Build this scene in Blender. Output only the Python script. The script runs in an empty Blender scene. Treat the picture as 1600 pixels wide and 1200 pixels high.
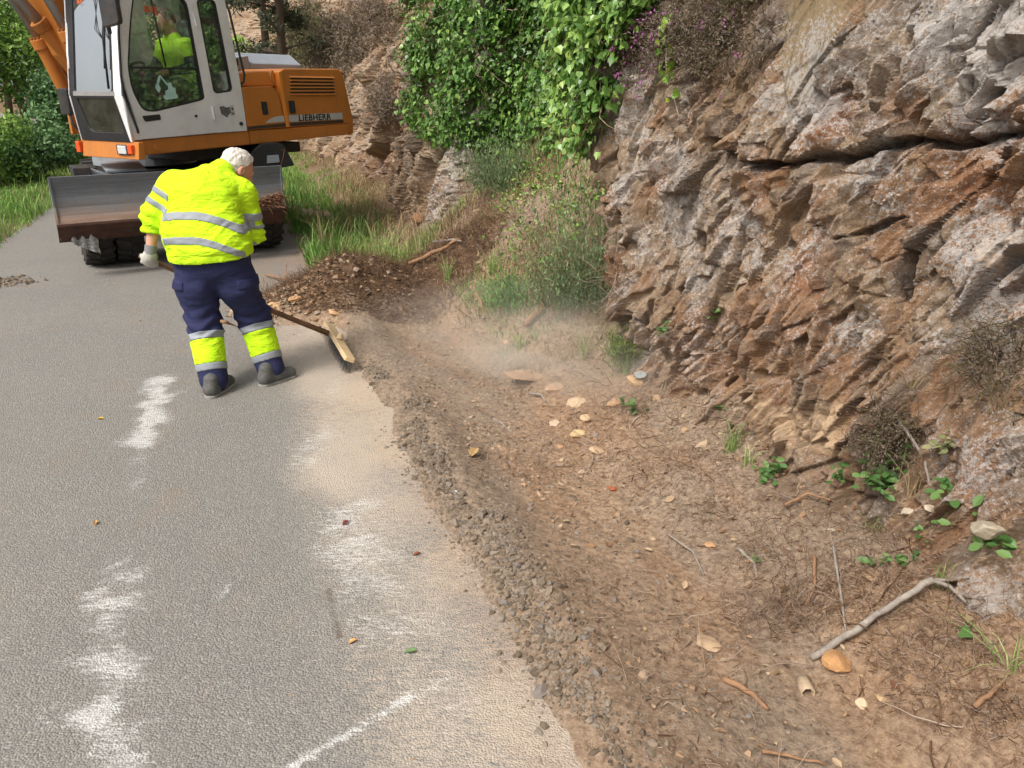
import bpy, bmesh, math, random
import numpy as np
from mathutils import Vector, Matrix
R = math.radians
rng = np.random.default_rng(7)
random.seed(7)
scene = bpy.context.scene
# ------------------------------------------------------------------ camera
CAM_H = 1.85
PITCH = R(21.0)
FPX = 1200.0
cam_d = bpy.data.cameras.new('camera')
cam = bpy.data.objects.new('camera', cam_d)
scene.collection.objects.link(cam)
cam.location = (0, 0, CAM_H)
cam.rotation_euler = (R(90) - PITCH, 0, 0)
cam_d.sensor_width = 36.0
cam_d.lens = 27.0
cam_d.clip_start = 0.05
cam_d.clip_end = 2000
scene.camera = cam
scene.render.resolution_x = 1024
scene.render.resolution_y = 768
# ------------------------------------------------------------------ light
SUN_EL = R(52)
SUN_AZ = R(222)      # compass-like angle from +Y clockwise
world = bpy.data.worlds.new('World')
scene.world = world
world.use_nodes = True
wn = world.node_tree
sky = wn.nodes.new('ShaderNodeTexSky')
sky.sky_type = 'NISHITA'
sky.sun_disc = False
sky.sun_elevation = SUN_EL
sky.sun_rotation = SUN_AZ
sky.air_density = 1.0
sky.dust_density = 6.0
sky.ozone_density = 0.6
hsv = wn.nodes.new('ShaderNodeHueSaturation')
hsv.inputs['Saturation'].default_value = 0.35
bgn = wn.nodes['Background']
wn.links.new(sky.outputs[0], hsv.inputs['Color'])
wn.links.new(hsv.outputs[0], bgn.inputs[0])
bgn.inputs[1].default_value = 0.115
sun_d = bpy.data.lights.new('sun', 'SUN')
sun = bpy.data.objects.new('sun', sun_d)
scene.collection.objects.link(sun)
sun_d.energy = 1.5
sun_d.angle = R(16)
sun_d.color = (1.0, 0.95, 0.87)
_sd = Vector((math.sin(SUN_AZ) * math.cos(SUN_EL), math.cos(SUN_AZ) * math.cos(SUN_EL), math.sin(SUN_EL)))
sun.rotation_euler = (-_sd).to_track_quat('-Z', 'Y').to_euler()
vs = scene.view_settings
vs.view_transform = 'Standard'
vs.look = 'None'
vs.exposure = 0.68
vs.gamma = 1.0
scene.cycles.max_bounces = 6
scene.cycles.transparent_max_bounces = 12
scene.cycles.volume_bounces = 2

# ------------------------------------------------------------------ helpers: objects
def tag(o, label=None, cat=None, group=None, kind=None):
    if label: o['label'] = label
    if cat: o['category'] = cat
    if group: o['group'] = group
    if kind: o['kind'] = kind
    return o
def link(o, parent=None):
    scene.collection.objects.link(o)
    if parent is not None: o.parent = parent
    return o
def empty(name, loc=(0, 0, 0), rz=0.0):
    o = bpy.data.objects.new(name, None)
    o.location = loc
    o.rotation_euler = (0, 0, rz)
    o.empty_display_size = 0.1
    return link(o)
def mesh_np(name, V, F, mat=None, parent=None, smooth=False, attrs=None, loc=None):
    """V (n,3); F: list of arrays (m,k) of faces of k corners"""
    me = bpy.data.meshes.new(name)
    V = np.asarray(V, dtype=np.float32)
    if not isinstance(F, (list, tuple)): F = [F]
    F = [np.asarray(f, dtype=np.int32) for f in F if len(f)]
    if loc is not None: V = V - np.asarray(loc, dtype=np.float32)
    me.vertices.add(len(V)); me.vertices.foreach_set('co', V.ravel())
    nl = sum(f.size for f in F); nf = sum(len(f) for f in F)
    me.loops.add(nl); me.polygons.add(nf)
    me.loops.foreach_set('vertex_index', np.concatenate([f.ravel() for f in F]))
    tot = np.concatenate([np.full(len(f), f.shape[1], np.int32) for f in F])
    st = np.concatenate([[0], np.cumsum(tot)[:-1]]).astype(np.int32)
    me.polygons.foreach_set('loop_start', st)
    me.polygons.foreach_set('loop_total', tot)
    me.polygons.foreach_set('use_smooth', np.full(nf, smooth, dtype=bool))
    me.update(calc_edges=True)
    if attrs:
        for k, a in attrs.items():
            a = np.asarray(a, dtype=np.float32)
            at = me.attributes.new(k, 'FLOAT', 'POINT')
            at.data.foreach_set('value', a.ravel())
    me.validate()
    if mat: me.materials.append(mat)
    o = bpy.data.objects.new(name, me)
    if loc is not None: o.location = loc
    return link(o, parent)
def obj_bm(name, bm, mat=None, parent=None, smooth=False, bevel=0.0, seg=2):
    me = bpy.data.meshes.new(name)
    bmesh.ops.recalc_face_normals(bm, faces=bm.faces)
    if bevel > 0:
        ed = [e for e in bm.edges if len(e.link_faces) == 2 and e.calc_face_angle(0) > R(25)]
        bmesh.ops.bevel(bm, geom=ed, offset=bevel, segments=seg, affect='EDGES', profile=0.5, clamp_overlap=True)
    bm.to_mesh(me); bm.free()
    for p in me.polygons: p.use_smooth = smooth
    if mat: me.materials.append(mat)
    o = bpy.data.objects.new(name, me)
    return link(o, parent)
def bm_box(bm, x0, x1, y0, y1, z0, z1):
    vs_ = [bm.verts.new(p) for p in ((x0,y0,z0),(x1,y0,z0),(x1,y1,z0),(x0,y1,z0),(x0,y0,z1),(x1,y0,z1),(x1,y1,z1),(x0,y1,z1))]
    for f in ((0,3,2,1),(4,5,6,7),(0,1,5,4),(1,2,6,5),(2,3,7,6),(3,0,4,7)): bm.faces.new([vs_[i] for i in f])
def bm_prism(bm, poly, x0, x1, axis='x'):
    """poly in (y,z) extruded along x (axis='x'), in (x,z) along y, in (x,y) along z"""
    def P(a, b, c):
        return {'x': (c, a, b), 'y': (a, c, b), 'z': (a, b, c)}[axis]
    lo = [bm.verts.new(P(a, b, x0)) for a, b in poly]
    hi = [bm.verts.new(P(a, b, x1)) for a, b in poly]
    n = len(poly)
    bm.faces.new(lo); bm.faces.new(hi[::-1])
    for i in range(n): bm.faces.new((lo[i], lo[(i+1) % n], hi[(i+1) % n], hi[i]))
def bm_cyl(bm, p0, p1, r0, r1=None, n=20, cap=True):
    p0, p1 = Vector(p0), Vector(p1)
    if r1 is None: r1 = r0
    d = (p1 - p0).normalized()
    a = d.orthogonal().normalized(); b = d.cross(a)
    l0 = []; l1 = []
    for i in range(n):
        t = 2*math.pi*i/n
        q = a*math.cos(t) + b*math.sin(t)
        l0.append(bm.verts.new(p0 + q*r0)); l1.append(bm.verts.new(p1 + q*r1))
    for i in range(n): bm.faces.new((l0[i], l0[(i+1) % n], l1[(i+1) % n], l1[i]))
    if cap: bm.faces.new(l0[::-1]); bm.faces.new(l1)
def bm_tube(bm, pts, rs, n=8):
    pts = [Vector(p) for p in pts]
    if not hasattr(rs, '__len__'): rs = [rs]*len(pts)
    rings = []
    a = None
    for i, p in enumerate(pts):
        d = (pts[min(i+1, len(pts)-1)] - pts[max(i-1, 0)]).normalized()
        if a is None: a = d.orthogonal().normalized()
        a = (a - d*a.dot(d)).normalized(); b = d.cross(a)
        rings.append([bm.verts.new(p + (a*math.cos(2*math.pi*k/n) + b*math.sin(2*math.pi*k/n))*rs[i]) for k in range(n)])
    for i in range(len(rings)-1):
        for k in range(n): bm.faces.new((rings[i][k], rings[i][(k+1) % n], rings[i+1][(k+1) % n], rings[i+1][k]))
    bm.faces.new(rings[0][::-1]); bm.faces.new(rings[-1])
def box(name, x0, x1, y0, y1, z0, z1, mat, parent=None, bevel=0.005):
    bm = bmesh.new(); bm_box(bm, x0, x1, y0, y1, z0, z1)
    return obj_bm(name, bm, mat, parent, bevel=bevel)
def prism(name, poly, x0, x1, mat, parent=None, bevel=0.005, axis='x', seg=2):
    bm = bmesh.new(); bm_prism(bm, poly, x0, x1, axis)
    return obj_bm(name, bm, mat, parent, bevel=bevel, seg=seg)
def tube(name, pts, rs, mat, parent=None, n=8):
    bm = bmesh.new(); bm_tube(bm, pts, rs, n)
    return obj_bm(name, bm, mat, parent, smooth=True)
def round_poly(poly, r, n=4):
    """round the corners of a 2D polygon"""
    out = []
    N = len(poly)
    for i in range(N):
        p = Vector(poly[i]); a = Vector(poly[i-1]) - p; b = Vector(poly[(i+1) % N]) - p
        rr = r[i] if hasattr(r, '__len__') else r
        k = min(rr, a.length*0.45, b.length*0.45)
        if k < 1e-4: out.append(tuple(p)); continue
        s = p + a.normalized()*k; e = p + b.normalized()*k
        for j in range(n+1):
            t = j/n
            q = s*(1-t)**2 + p*2*t*(1-t) + e*t*t
            out.append((q.x, q.y))
    return out
def from_curve(cu, name, mat, parent, M):
    tmp = bpy.data.objects.new('tmp', cu)
    scene.collection.objects.link(tmp)
    dg = bpy.context.evaluated_depsgraph_get(); dg.update()
    me = bpy.data.meshes.new_from_object(tmp.evaluated_get(dg))
    bpy.data.objects.remove(tmp)
    me.transform(M)
    me.name = name
    me.materials.clear()
    if mat: me.materials.append(mat)
    return link(bpy.data.objects.new(name, me), parent)
def panel(name, outer, holes, thick, mat, parent, M, bevel=0.0):
    """flat plate with holes, drawn in local (a,b), thickness along local normal; M maps (a,b,n) to parent space"""
    cu = bpy.data.curves.new(name, 'CURVE')
    cu.dimensions = '2D'; cu.fill_mode = 'BOTH'
    cu.extrude = max(thick/2 - bevel, 0.0005); cu.bevel_depth = bevel; cu.bevel_resolution = 1
    for lp in [outer] + list(holes):
        sp = cu.splines.new('POLY'); sp.points.add(len(lp)-1)
        for i, (a, b) in enumerate(lp): sp.points[i].co = (a, b, 0, 1)
        sp.use_cyclic_u = True
    return from_curve(cu, name, mat, parent, M)
def text(name, body, size, mat, parent, M, off=0.0, depth=0.002, align='LEFT', shear=0.0, sx=1.0, space=1.0):
    cu = bpy.data.curves.new(name, 'FONT')
    cu.body = body; cu.size = size; cu.extrude = depth; cu.offset = off; cu.align_x = align; cu.shear = shear
    cu.space_character = space
    return from_curve(cu, name, mat, parent, M @ Matrix.Diagonal((sx, 1, 1, 1)))

# ------------------------------------------------------------------ helpers: noise
def _h(ix, iy, iz, k=0):
    n = (ix.astype(np.int64)*374761393 + iy.astype(np.int64)*668265263 + iz.astype(np.int64)*2147483647 + k*1274126177) & 0xffffffff
    n = ((n ^ (n >> 13)) * 1274126177) & 0xffffffff
    n = ((n ^ (n >> 16)) * 2246822519) & 0xffffffff
    n = (n ^ (n >> 13)) & 0xffffffff
    return n.astype(np.float64)/4294967295.0
def vnoise(x, y, z=0.0, k=0):
    """value noise in -1..1"""
    x, y, z = np.broadcast_arrays(np.asarray(x, float), np.asarray(y, float), np.asarray(z, float))
    xi, yi, zi = np.floor(x), np.floor(y), np.floor(z)
    fx, fy, fz = x-xi, y-yi, z-zi
    fx = fx*fx*fx*(fx*(fx*6-15)+10); fy = fy*fy*fy*(fy*(fy*6-15)+10); fz = fz*fz*fz*(fz*(fz*6-15)+10)
    r = 0
    for dx in (0, 1):
        wx = fx if dx else 1-fx
        for dy in (0, 1):
            wy = fy if dy else 1-fy
            for dz in (0, 1):
                wz = fz if dz else 1-fz
                r = r + wx*wy*wz*_h(xi+dx, yi+dy, zi+dz, k)
    return r*2-1
def fbm(x, y, z=0.0, octv=4, k=0, gain=0.5):
    r = 0; a = 1; t = 0
    for i in range(octv):
        f = 2.03**i
        r = r + a*vnoise(np.asarray(x)*f, np.asarray(y)*f, np.asarray(z)*f, k+i*17)
        t += a; a *= gain
    return r/t
def ridged(x, y, z=0.0, octv=4, k=0):
    r = 0; a = 1; t = 0
    for i in range(octv):
        f = 2.1**i
        r = r + a*(1-np.abs(vnoise(np.asarray(x)*f, np.asarray(y)*f, np.asarray(z)*f, k+i*13)))
        t += a; a *= 0.5
    return r/t
def facets(x, y, k=0, tilt=1.0, jit=0.85, soft=0.0):
    """voronoi cells each with its own tilted plane. returns (height, edge distance, cell random, second random);
    soft = width of the ramp between neighbouring cells"""
    xi, yi = np.floor(x), np.floor(y)
    d1 = np.full(x.shape, 9.0); d2 = np.full(x.shape, 9.0)
    h1 = np.zeros(x.shape); h2 = np.zeros(x.shape); cx = np.zeros(x.shape); cy = np.zeros(x.shape)
    for dx in (-1, 0, 1):
        for dy in (-1, 0, 1):
            gx, gy = xi+dx, yi+dy; z0 = gx*0
            px = gx + 0.5 + jit*(_h(gx, gy, z0, k)-0.5)
            py = gy + 0.5 + jit*(_h(gx, gy, z0, k+1)-0.5)
            d = (x-px)**2 + (y-py)**2
            h = (_h(gx, gy, z0, k+2)-0.5) + tilt*((x-px)*(_h(gx, gy, z0, k+3)-0.5)*2 + (y-py)*(_h(gx, gy, z0, k+4)-0.5)*2)
            m = d < d1; m2 = (~m) & (d < d2)
            h2 = np.where(m, h1, np.where(m2, h, h2)); d2 = np.where(m, d1, np.where(m2, d, d2))
            h1 = np.where(m, h, h1); d1 = np.where(m, d, d1)
            cx = np.where(m, gx, cx); cy = np.where(m, gy, cy)
    z0 = cx*0
    e = np.sqrt(d2) - np.sqrt(d1)
    if soft > 0:
        f = 0.5+0.5*np.clip(e/soft, 0, 1)
        h1 = h1*f + h2*(1-f)
    return h1, e, _h(cx, cy, z0, k+2), _h(cx, cy, z0, k+3)
def sstep(a, b, x):
    t = np.clip((np.asarray(x, float)-a)/(b-a), 0, 1)
    return t*t*(3-2*t)

# ------------------------------------------------------------------ helpers: where things stand
_c, _s = math.cos(PITCH), math.sin(PITCH)
def ray(u, v):
    x = (u-800)/FPX; y = -(v-600)/FPX
    return np.array([x, _c+y*_s, -_s+y*_c])
def G(u, v, z=0.0):
    r = ray(u, v); t = (z-CAM_H)/r[2]
    return np.array([0, 0, CAM_H]) + t*r
def atY(u, v, yy):
    r = ray(u, v); t = yy/r[1]
    return np.array([0, 0, CAM_H]) + t*r
# road frame: s along the road, w to the right of it
RD = np.array([-math.sin(R(20)), math.cos(R(20))])
RN = np.array([math.cos(R(20)), math.sin(R(20))])
def bend(s):
    """sideways shift of the whole road corridor, it curves left far ahead"""
    t = np.maximum(np.asarray(s, float)-22.0, 0)
    return -0.012*t*t/(1+0.02*t)
def sw2xy(s, w):
    s = np.asarray(s, float); w = np.asarray(w, float) + bend(s)
    return s*RD[0] + w*RN[0], s*RD[1] + w*RN[1]
def xy2sw(x, y):
    x = np.asarray(x, float); y = np.asarray(y, float)
    s = x*RD[0] + y*RD[1]
    return s, x*RN[0] + y*RN[1] - bend(s)

# ------------------------------------------------------------------ helpers: materials
class NM:
    def __init__(self, name):
        self.m = bpy.data.materials.new(name); self.m.use_nodes = True
        self.t = self.m.node_tree; self.n = self.t.nodes
        self.b = self.n['Principled BSDF']; self.o = self.n['Material Output']
        self._co = None
    def new(self, ty, **kw):
        x = self.n.new(ty)
        for k, v in kw.items(): setattr(x, k, v)
        return x
    def inp(self, sock, v):
        if hasattr(v, 'is_output') or isinstance(v, bpy.types.NodeSocket): self.t.links.new(v, sock)
        elif isinstance(v, (tuple, list)) and len(v) == 3 and sock.type == 'RGBA': sock.default_value = (*v, 1)
        else: sock.default_value = v
    def co(self, scale=(1, 1, 1), rot=(0, 0, 0), kind='Object'):
        tc = self.new('ShaderNodeTexCoord'); mp = self.new('ShaderNodeMapping')
        mp.inputs['Scale'].default_value = scale; mp.inputs['Rotation'].default_value = rot
        self.t.links.new(tc.outputs[kind], mp.inputs[0]); return mp.outputs[0]
    def noise(self, scale, detail=4, rough=0.55, co=None, dist=0.0, out='Fac'):
        x = self.new('ShaderNodeTexNoise'); x.inputs['Scale'].default_value = scale
        x.inputs['Detail'].default_value = detail; x.inputs['Roughness'].default_value = rough
        x.inputs['Distortion'].default_value = dist
        self.t.links.new(co if co is not None else self.co(), x.inputs['Vector']); return x.outputs[out]
    def voro(self, scale, co=None, feature='F1', out='Distance', rnd=1.0):
        x = self.new('ShaderNodeTexVoronoi', feature=feature); x.inputs['Scale'].default_value = scale
        x.inputs['Randomness'].default_value = rnd
        self.t.links.new(co if co is not None else self.co(), x.inputs['Vector']); return x.outputs[out]
    def ramp(self, fac, stops, interp='LINEAR'):
        x = self.new('ShaderNodeValToRGB'); r = x.color_ramp; r.interpolation = interp
        while len(r.elements) < len(stops): r.elements.new(0.5)
        for e, (p, c) in zip(r.elements, stops):
            e.position = p; e.color = (c, c, c, 1) if not hasattr(c, '__len__') else (*c, 1)
        self.inp(x.inputs[0], fac); return x.outputs[0]
    def math(self, op, a, b=0.0, c=None, clamp=False):
        x = self.new('ShaderNodeMath', operation=op); x.use_clamp = clamp
        self.inp(x.inputs[0], a); self.inp(x.inputs[1], b)
        if c is not None: self.inp(x.inputs[2], c)
        return x.outputs[0]
    def mix(self, fac, a, b, mode='MIX'):
        x = self.new('ShaderNodeMix', data_type='RGBA', blend_type=mode)
        self.inp(x.inputs[0], fac); self.inp(x.inputs[6], a); self.inp(x.inputs[7], b)
        return x.outputs[2]
    def attr(self, name):
        x = self.new('ShaderNodeAttribute', attribute_name=name); return x.outputs['Fac']
    def sm(self, v, lo, hi):
        x = self.new('ShaderNodeMapRange', interpolation_type='SMOOTHSTEP')
        self.inp(x.inputs[0], v); x.inputs[1].default_value = lo; x.inputs[2].default_value = hi
        return x.outputs[0]
    def bump(self, h, strength=0.5, dist=0.01, prev=None):
        x = self.new('ShaderNodeBump'); x.inputs['Strength'].default_value = strength; x.inputs['Distance'].default_value = dist
        self.inp(x.inputs['Height'], h)
        if prev is not None: self.t.links.new(prev, x.inputs['Normal'])
        return x.outputs[0]
    def fin(self, color=None, rough=None, normal=None, metal=None, spec=None, **kw):
        if color is not None: self.inp(self.b.inputs['Base Color'], color)
        if rough is not None: self.inp(self.b.inputs['Roughness'], rough)
        if normal is not None: self.t.links.new(normal, self.b.inputs['Normal'])
        if metal is not None: self.inp(self.b.inputs['Metallic'], metal)
        if spec is not None: self.inp(self.b.inputs['Specular IOR Level'], spec)
        for k, v in kw.items(): self.inp(self.b.inputs[k], v)
        return self.m
def lin(h, k=1.0):
    h = h.lstrip('#'); o = []
    for i in (0, 2, 4):
        c = int(h[i:i+2], 16)/255
        o.append((c/12.92 if c <= 0.04045 else ((c+0.055)/1.055)**2.4)*k)
    return tuple(o)
def simple(name, col, rough=0.6, metal=0.0, var=0.15, scale=6.0, bump=0.0, bscale=60.0, spec=0.5, dirt=None, dirt_amt=0.0):
    m = NM(name)
    n = m.noise(scale, 6, 0.65)
    c = m.mix(m.ramp(n, [(0.3, 0.0), (0.7, 1.0)]), tuple(x*(1-var) for x in col), tuple(min(1, x*(1+var)) for x in col))
    if dirt:
        f = m.ramp(m.noise(scale*2.3, 8, 0.75), [(0.45, 0.0), (0.75, 1.0)])
        c = m.mix(m.math('MULTIPLY', f, dirt_amt), c, dirt)
    nm = m.bump(m.noise(bscale, 4), bump, 0.004) if bump else None
    return m.fin(c, m.ramp(m.noise(scale*3, 4), [(0.3, max(0.02, rough-0.08)), (0.7, min(1, rough+0.1))]), nm, metal, spec)
# ================================================================== THE LAND
ES, EH = (-0.42, 0.907), (0.907, 0.42)      # cleavage direction on the rock face (s,h) and across it
def hitW(u, v, w):
    r = ray(u, v); a = r[0]*RN[0] + r[1]*RN[1]
    t = w/a; p = np.array([0, 0, CAM_H]) + t*r
    return float(p[0]*RD[0] + p[1]*RD[1]), float(p[2])
def bank(s, w):
    """smooth height of the soil beside the road"""
    s = np.asarray(s, float); w = np.asarray(w, float)
    a = 0.03*sstep(0.62, 0.85, w)*(1-sstep(0.95, 1.2, w)) - 0.075*sstep(0.95, 1.62, w)
    far = sstep(4.3, 5.6, s)*(1-sstep(8.3, 9.2, s))
    slope = 0.34 + 0.46*far - 0.10*sstep(5.2, 2.4, s)*0
    start = 1.68 - 0.10*far
    up = slope*np.maximum(w-start, 0)**1.15
    up = np.minimum(up, 2.2)
    z = a + up
    # bank bulges at the bottom right
    z = z + 0.10*sstep(2.6, 1.2, s)*sstep(1.7, 2.3, w)
    # left side verge
    lv = sstep(-2.75, -3.3, w)
    z = z + 0.10*lv - 0.35*sstep(-4.2, -7, w)
    z = z - 0.12*np.clip(-w-7, 0, 40)
    return z
def heap(s, w):
    z = 0.33*np.exp(-(((s-7.3)/0.62)**2 + ((w-1.25)/0.62)**2)) + 0.16*np.exp(-(((s-6.95)/0.4)**2 + ((w-0.75)/0.45)**2))
    z = z + 0.05*np.exp(-(((s-6.9)/0.35)**2 + ((w-0.3)/0.32)**2)) + 0.16*np.exp(-(((s-6.9)/0.55)**2 + ((w-1.95)/0.45)**2))
    return z
def soil(s, w, fine=True):
    s = np.asarray(s, float); w = np.asarray(w, float)
    offroad = sstep(0.55, 0.95, w + 0.10*vnoise(s*2.1, w*2, 3.3) + 0.03*vnoise(s*14, w*14, 3.3)) + sstep(-2.55, -2.85, w + 0.1*vnoise(s*1.7, 2.2))
    hp = heap(s, w)
    offroad = np.clip(offroad + sstep(0.015, 0.05, hp), 0, 1)
    z = bank(s, w) - 0.05*(1-offroad)
    n = 0.035*fbm(s*1.6, w*1.6, 0, 3, 5) + 0.012*fbm(s*6, w*6, 0, 3, 9)
    if fine:
        n = n + 0.008*fbm(s*22, w*22, 1.5, 3, 11) + 0.010*np.maximum(vnoise(s*30, w*30, 4), 0.2)*sstep(1.2, 1.8, w)
        hgt, e, r1, r2 = facets(s*26, w*26, 31, 0.9)
        wr = sstep(0.60, 0.78, w+0.05*vnoise(s*4, 1.1))*(1-sstep(0.95, 1.12, w+0.09*vnoise(s*3, 7.1)))
        n = n + 0.012*np.maximum(hgt, -0.3)*sstep(0.0, 0.2, e)*(0.25+wr)*sstep(-0.2, 0.3, fbm(s*1.5, w*2.4, 8.0, 2, 3)+0.1)
        n = n + 0.015*wr
        n = n + hp*0.22*fbm(s*9, w*9, 5, 4, 21)
    # tyre rut pressed into the soft soil
    return z + n*(0.25+0.75*offroad)*np.where(np.abs(w+1) < 1.5, 0.3, 1) + hp
def ground_z(x, y):
    s, w = xy2sw(x, y)
    z = soil(np.atleast_1d(s), np.atleast_1d(w))
    inroad = (np.atleast_1d(w) > -2.7) & (np.atleast_1d(w) < 0.8)
    z = np.where(inroad, np.maximum(z, 0.0), z)
    return z if np.ndim(x) else float(z[0])
def onground(u, v):
    """the point of the ground seen at a spot of the photograph"""
    r = ray(u, v)
    t = np.linspace(1.2, 30, 3000) if v > 160 else np.linspace(1.2, 80, 3000)
    p = np.array([0, 0, CAM_H])[None] + t[:, None]*r[None]
    z = ground_z(p[:, 0], p[:, 1])
    i = np.argmax(p[:, 2] < z)
    return p[i].copy()
def spaced(stops):
    """[(x0, step), (x1, step1) ...] grid lines with changing spacing"""
    out = [stops[0][0]]
    k = 0
    while out[-1] < stops[-1][0]:
        x = out[-1]
        while k < len(stops)-2 and x >= stops[k+1][0]: k += 1
        a, b = stops[k], stops[k+1]
        f = min(1, max(0, (x-a[0])/(b[0]-a[0])))
        out.append(x + a[1]*(1-f) + b[1]*f)
    return np.array(out)
def grid_faces(n, m):
    i = np.arange(n-1)[:, None]*m + np.arange(m-1)[None]
    return np.stack([i, i+m, i+m+1, i+1], -1).reshape(-1, 4)

# ---- materials
def m_soil():
    m = NM('soil')
    co = m.co()
    base = m.ramp(m.noise(1.7, 6, 0.6, co), [(0.25, lin('#7f6a58')), (0.5, lin('#967d67')), (0.75, lin('#aa9078'))])
    c = m.mix(m.math('MULTIPLY', m.attr('rust'), 0.45), base, lin('#9a6f4c'))
    c = m.mix(m.attr('grey'), c, lin('#85776a'))
    sp = m.ramp(m.noise(38, 5, 0.7, co), [(0.36, 0.0), (0.5, 0.5), (0.66, 1.0)])
    c = m.mix(sp, m.mix(0.45, c, lin('#4a3526')), m.mix(0.35, c, lin('#cdb598')))
    # small pale chips
    ch = m.ramp(m.voro(85, co, 'F1', 'Distance'), [(0.13, 1.0), (0.2, 0.0)])
    ch2 = m.math('MULTIPLY', ch, m.ramp(m.noise(11, 4, 0.6, co), [(0.45, 0.0), (0.62, 0.85)]))
    c = m.mix(ch2, c, lin('#c4ab8c'))
    c = m.mix(m.math('MULTIPLY', m.attr('turf'), 0.8), c, lin('#5d5a38'))
    c = m.mix(m.math('MULTIPLY', m.attr('humus'), 0.75), c, lin('#57402f'))
    b = m.bump(m.noise(60, 6, 0.75, co), 0.9, 0.012)
    b = m.bump(m.noise(260, 3, 0.6, co), 0.5, 0.004, b)
    return m.fin(c, 0.95, b, spec=0.15)
def m_road():
    m = NM('asphalt')
    co = m.co()
    agg = m.voro(135, co, 'F1', 'Color')
    agv = m.new('ShaderNodeSeparateColor'); m.t.links.new(agg, agv.inputs[0])
    stone = m.ramp(agv.outputs[0], [(0.0, lin('#6c6a67')), (0.35, lin('#7f7d7a')), (0.7, lin('#8f8d89')), (0.9, lin('#9f988c')), (1.0, lin('#b2aea6'))])
    gap = m.ramp(m.voro(135, co, 'F1', 'Distance'), [(0.32, 0.0), (0.62, 1.0)])
    c = m.mix(m.math('MULTIPLY', gap, 0.42), stone, lin('#4c4a47'))
    big = m.ramp(m.noise(0.9, 5, 0.6, co), [(0.3, lin('#8c867e')), (0.7, lin('#7b7873'))])
    c = m.mix(0.45, c, big)
    brown = m.ramp(m.noise(2.6, 6, 0.65, co), [(0.55, 0.0), (0.85, 0.4)])
    c = m.mix(brown, c, lin('#95785c'))
    # swept powder, streaked across the road
    st = m.noise(1.0, 8, 0.72, m.co((14, 60, 14), (0, 0, R(-62))))
    fine = m.noise(90, 3, 0.6, co)
    br = m.math('ADD', m.math('MULTIPLY', m.math('SUBTRACT', st, 0.5), 2.6), m.math('MULTIPLY', m.math('SUBTRACT', fine, 0.5), 1.5))
    def layer(c, att, col, lo, hi, mx):
        f = m.sm(m.math('ADD', m.math('MULTIPLY', m.attr(att), 1.0), br), lo, hi)
        f = m.math('MULTIPLY', f, m.sm(m.attr(att), 0.02, 0.35))
        return m.mix(m.math('MULTIPLY', f, mx), c, col)
    c = layer(c, 'dirt', lin('#937862'), 0.1, 1.2, 0.75)
    c = layer(c, 'tan', lin('#b5a898'), -0.1, 1.3, 0.82)
    c = layer(c, 'ochre', lin('#c2a27c'), 0.1, 1.2, 0.55)
    c = layer(c, 'white', lin('#cac8c5'), 0.25, 1.25, 0.82)
    c = layer(c, 'dark', lin('#5b4c40'), 0.2, 0.9, 0.7)
    dist = m.math('SUBTRACT', 1.0, m.voro(135, co, 'F1', 'Distance'))
    b = m.bump(dist, 0.75, 0.006)
    b = m.bump(m.noise(7, 5, 0.6, co), 0.25, 0.02, b)
    return m.fin(c, 0.9, b, spec=0.25)
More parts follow.
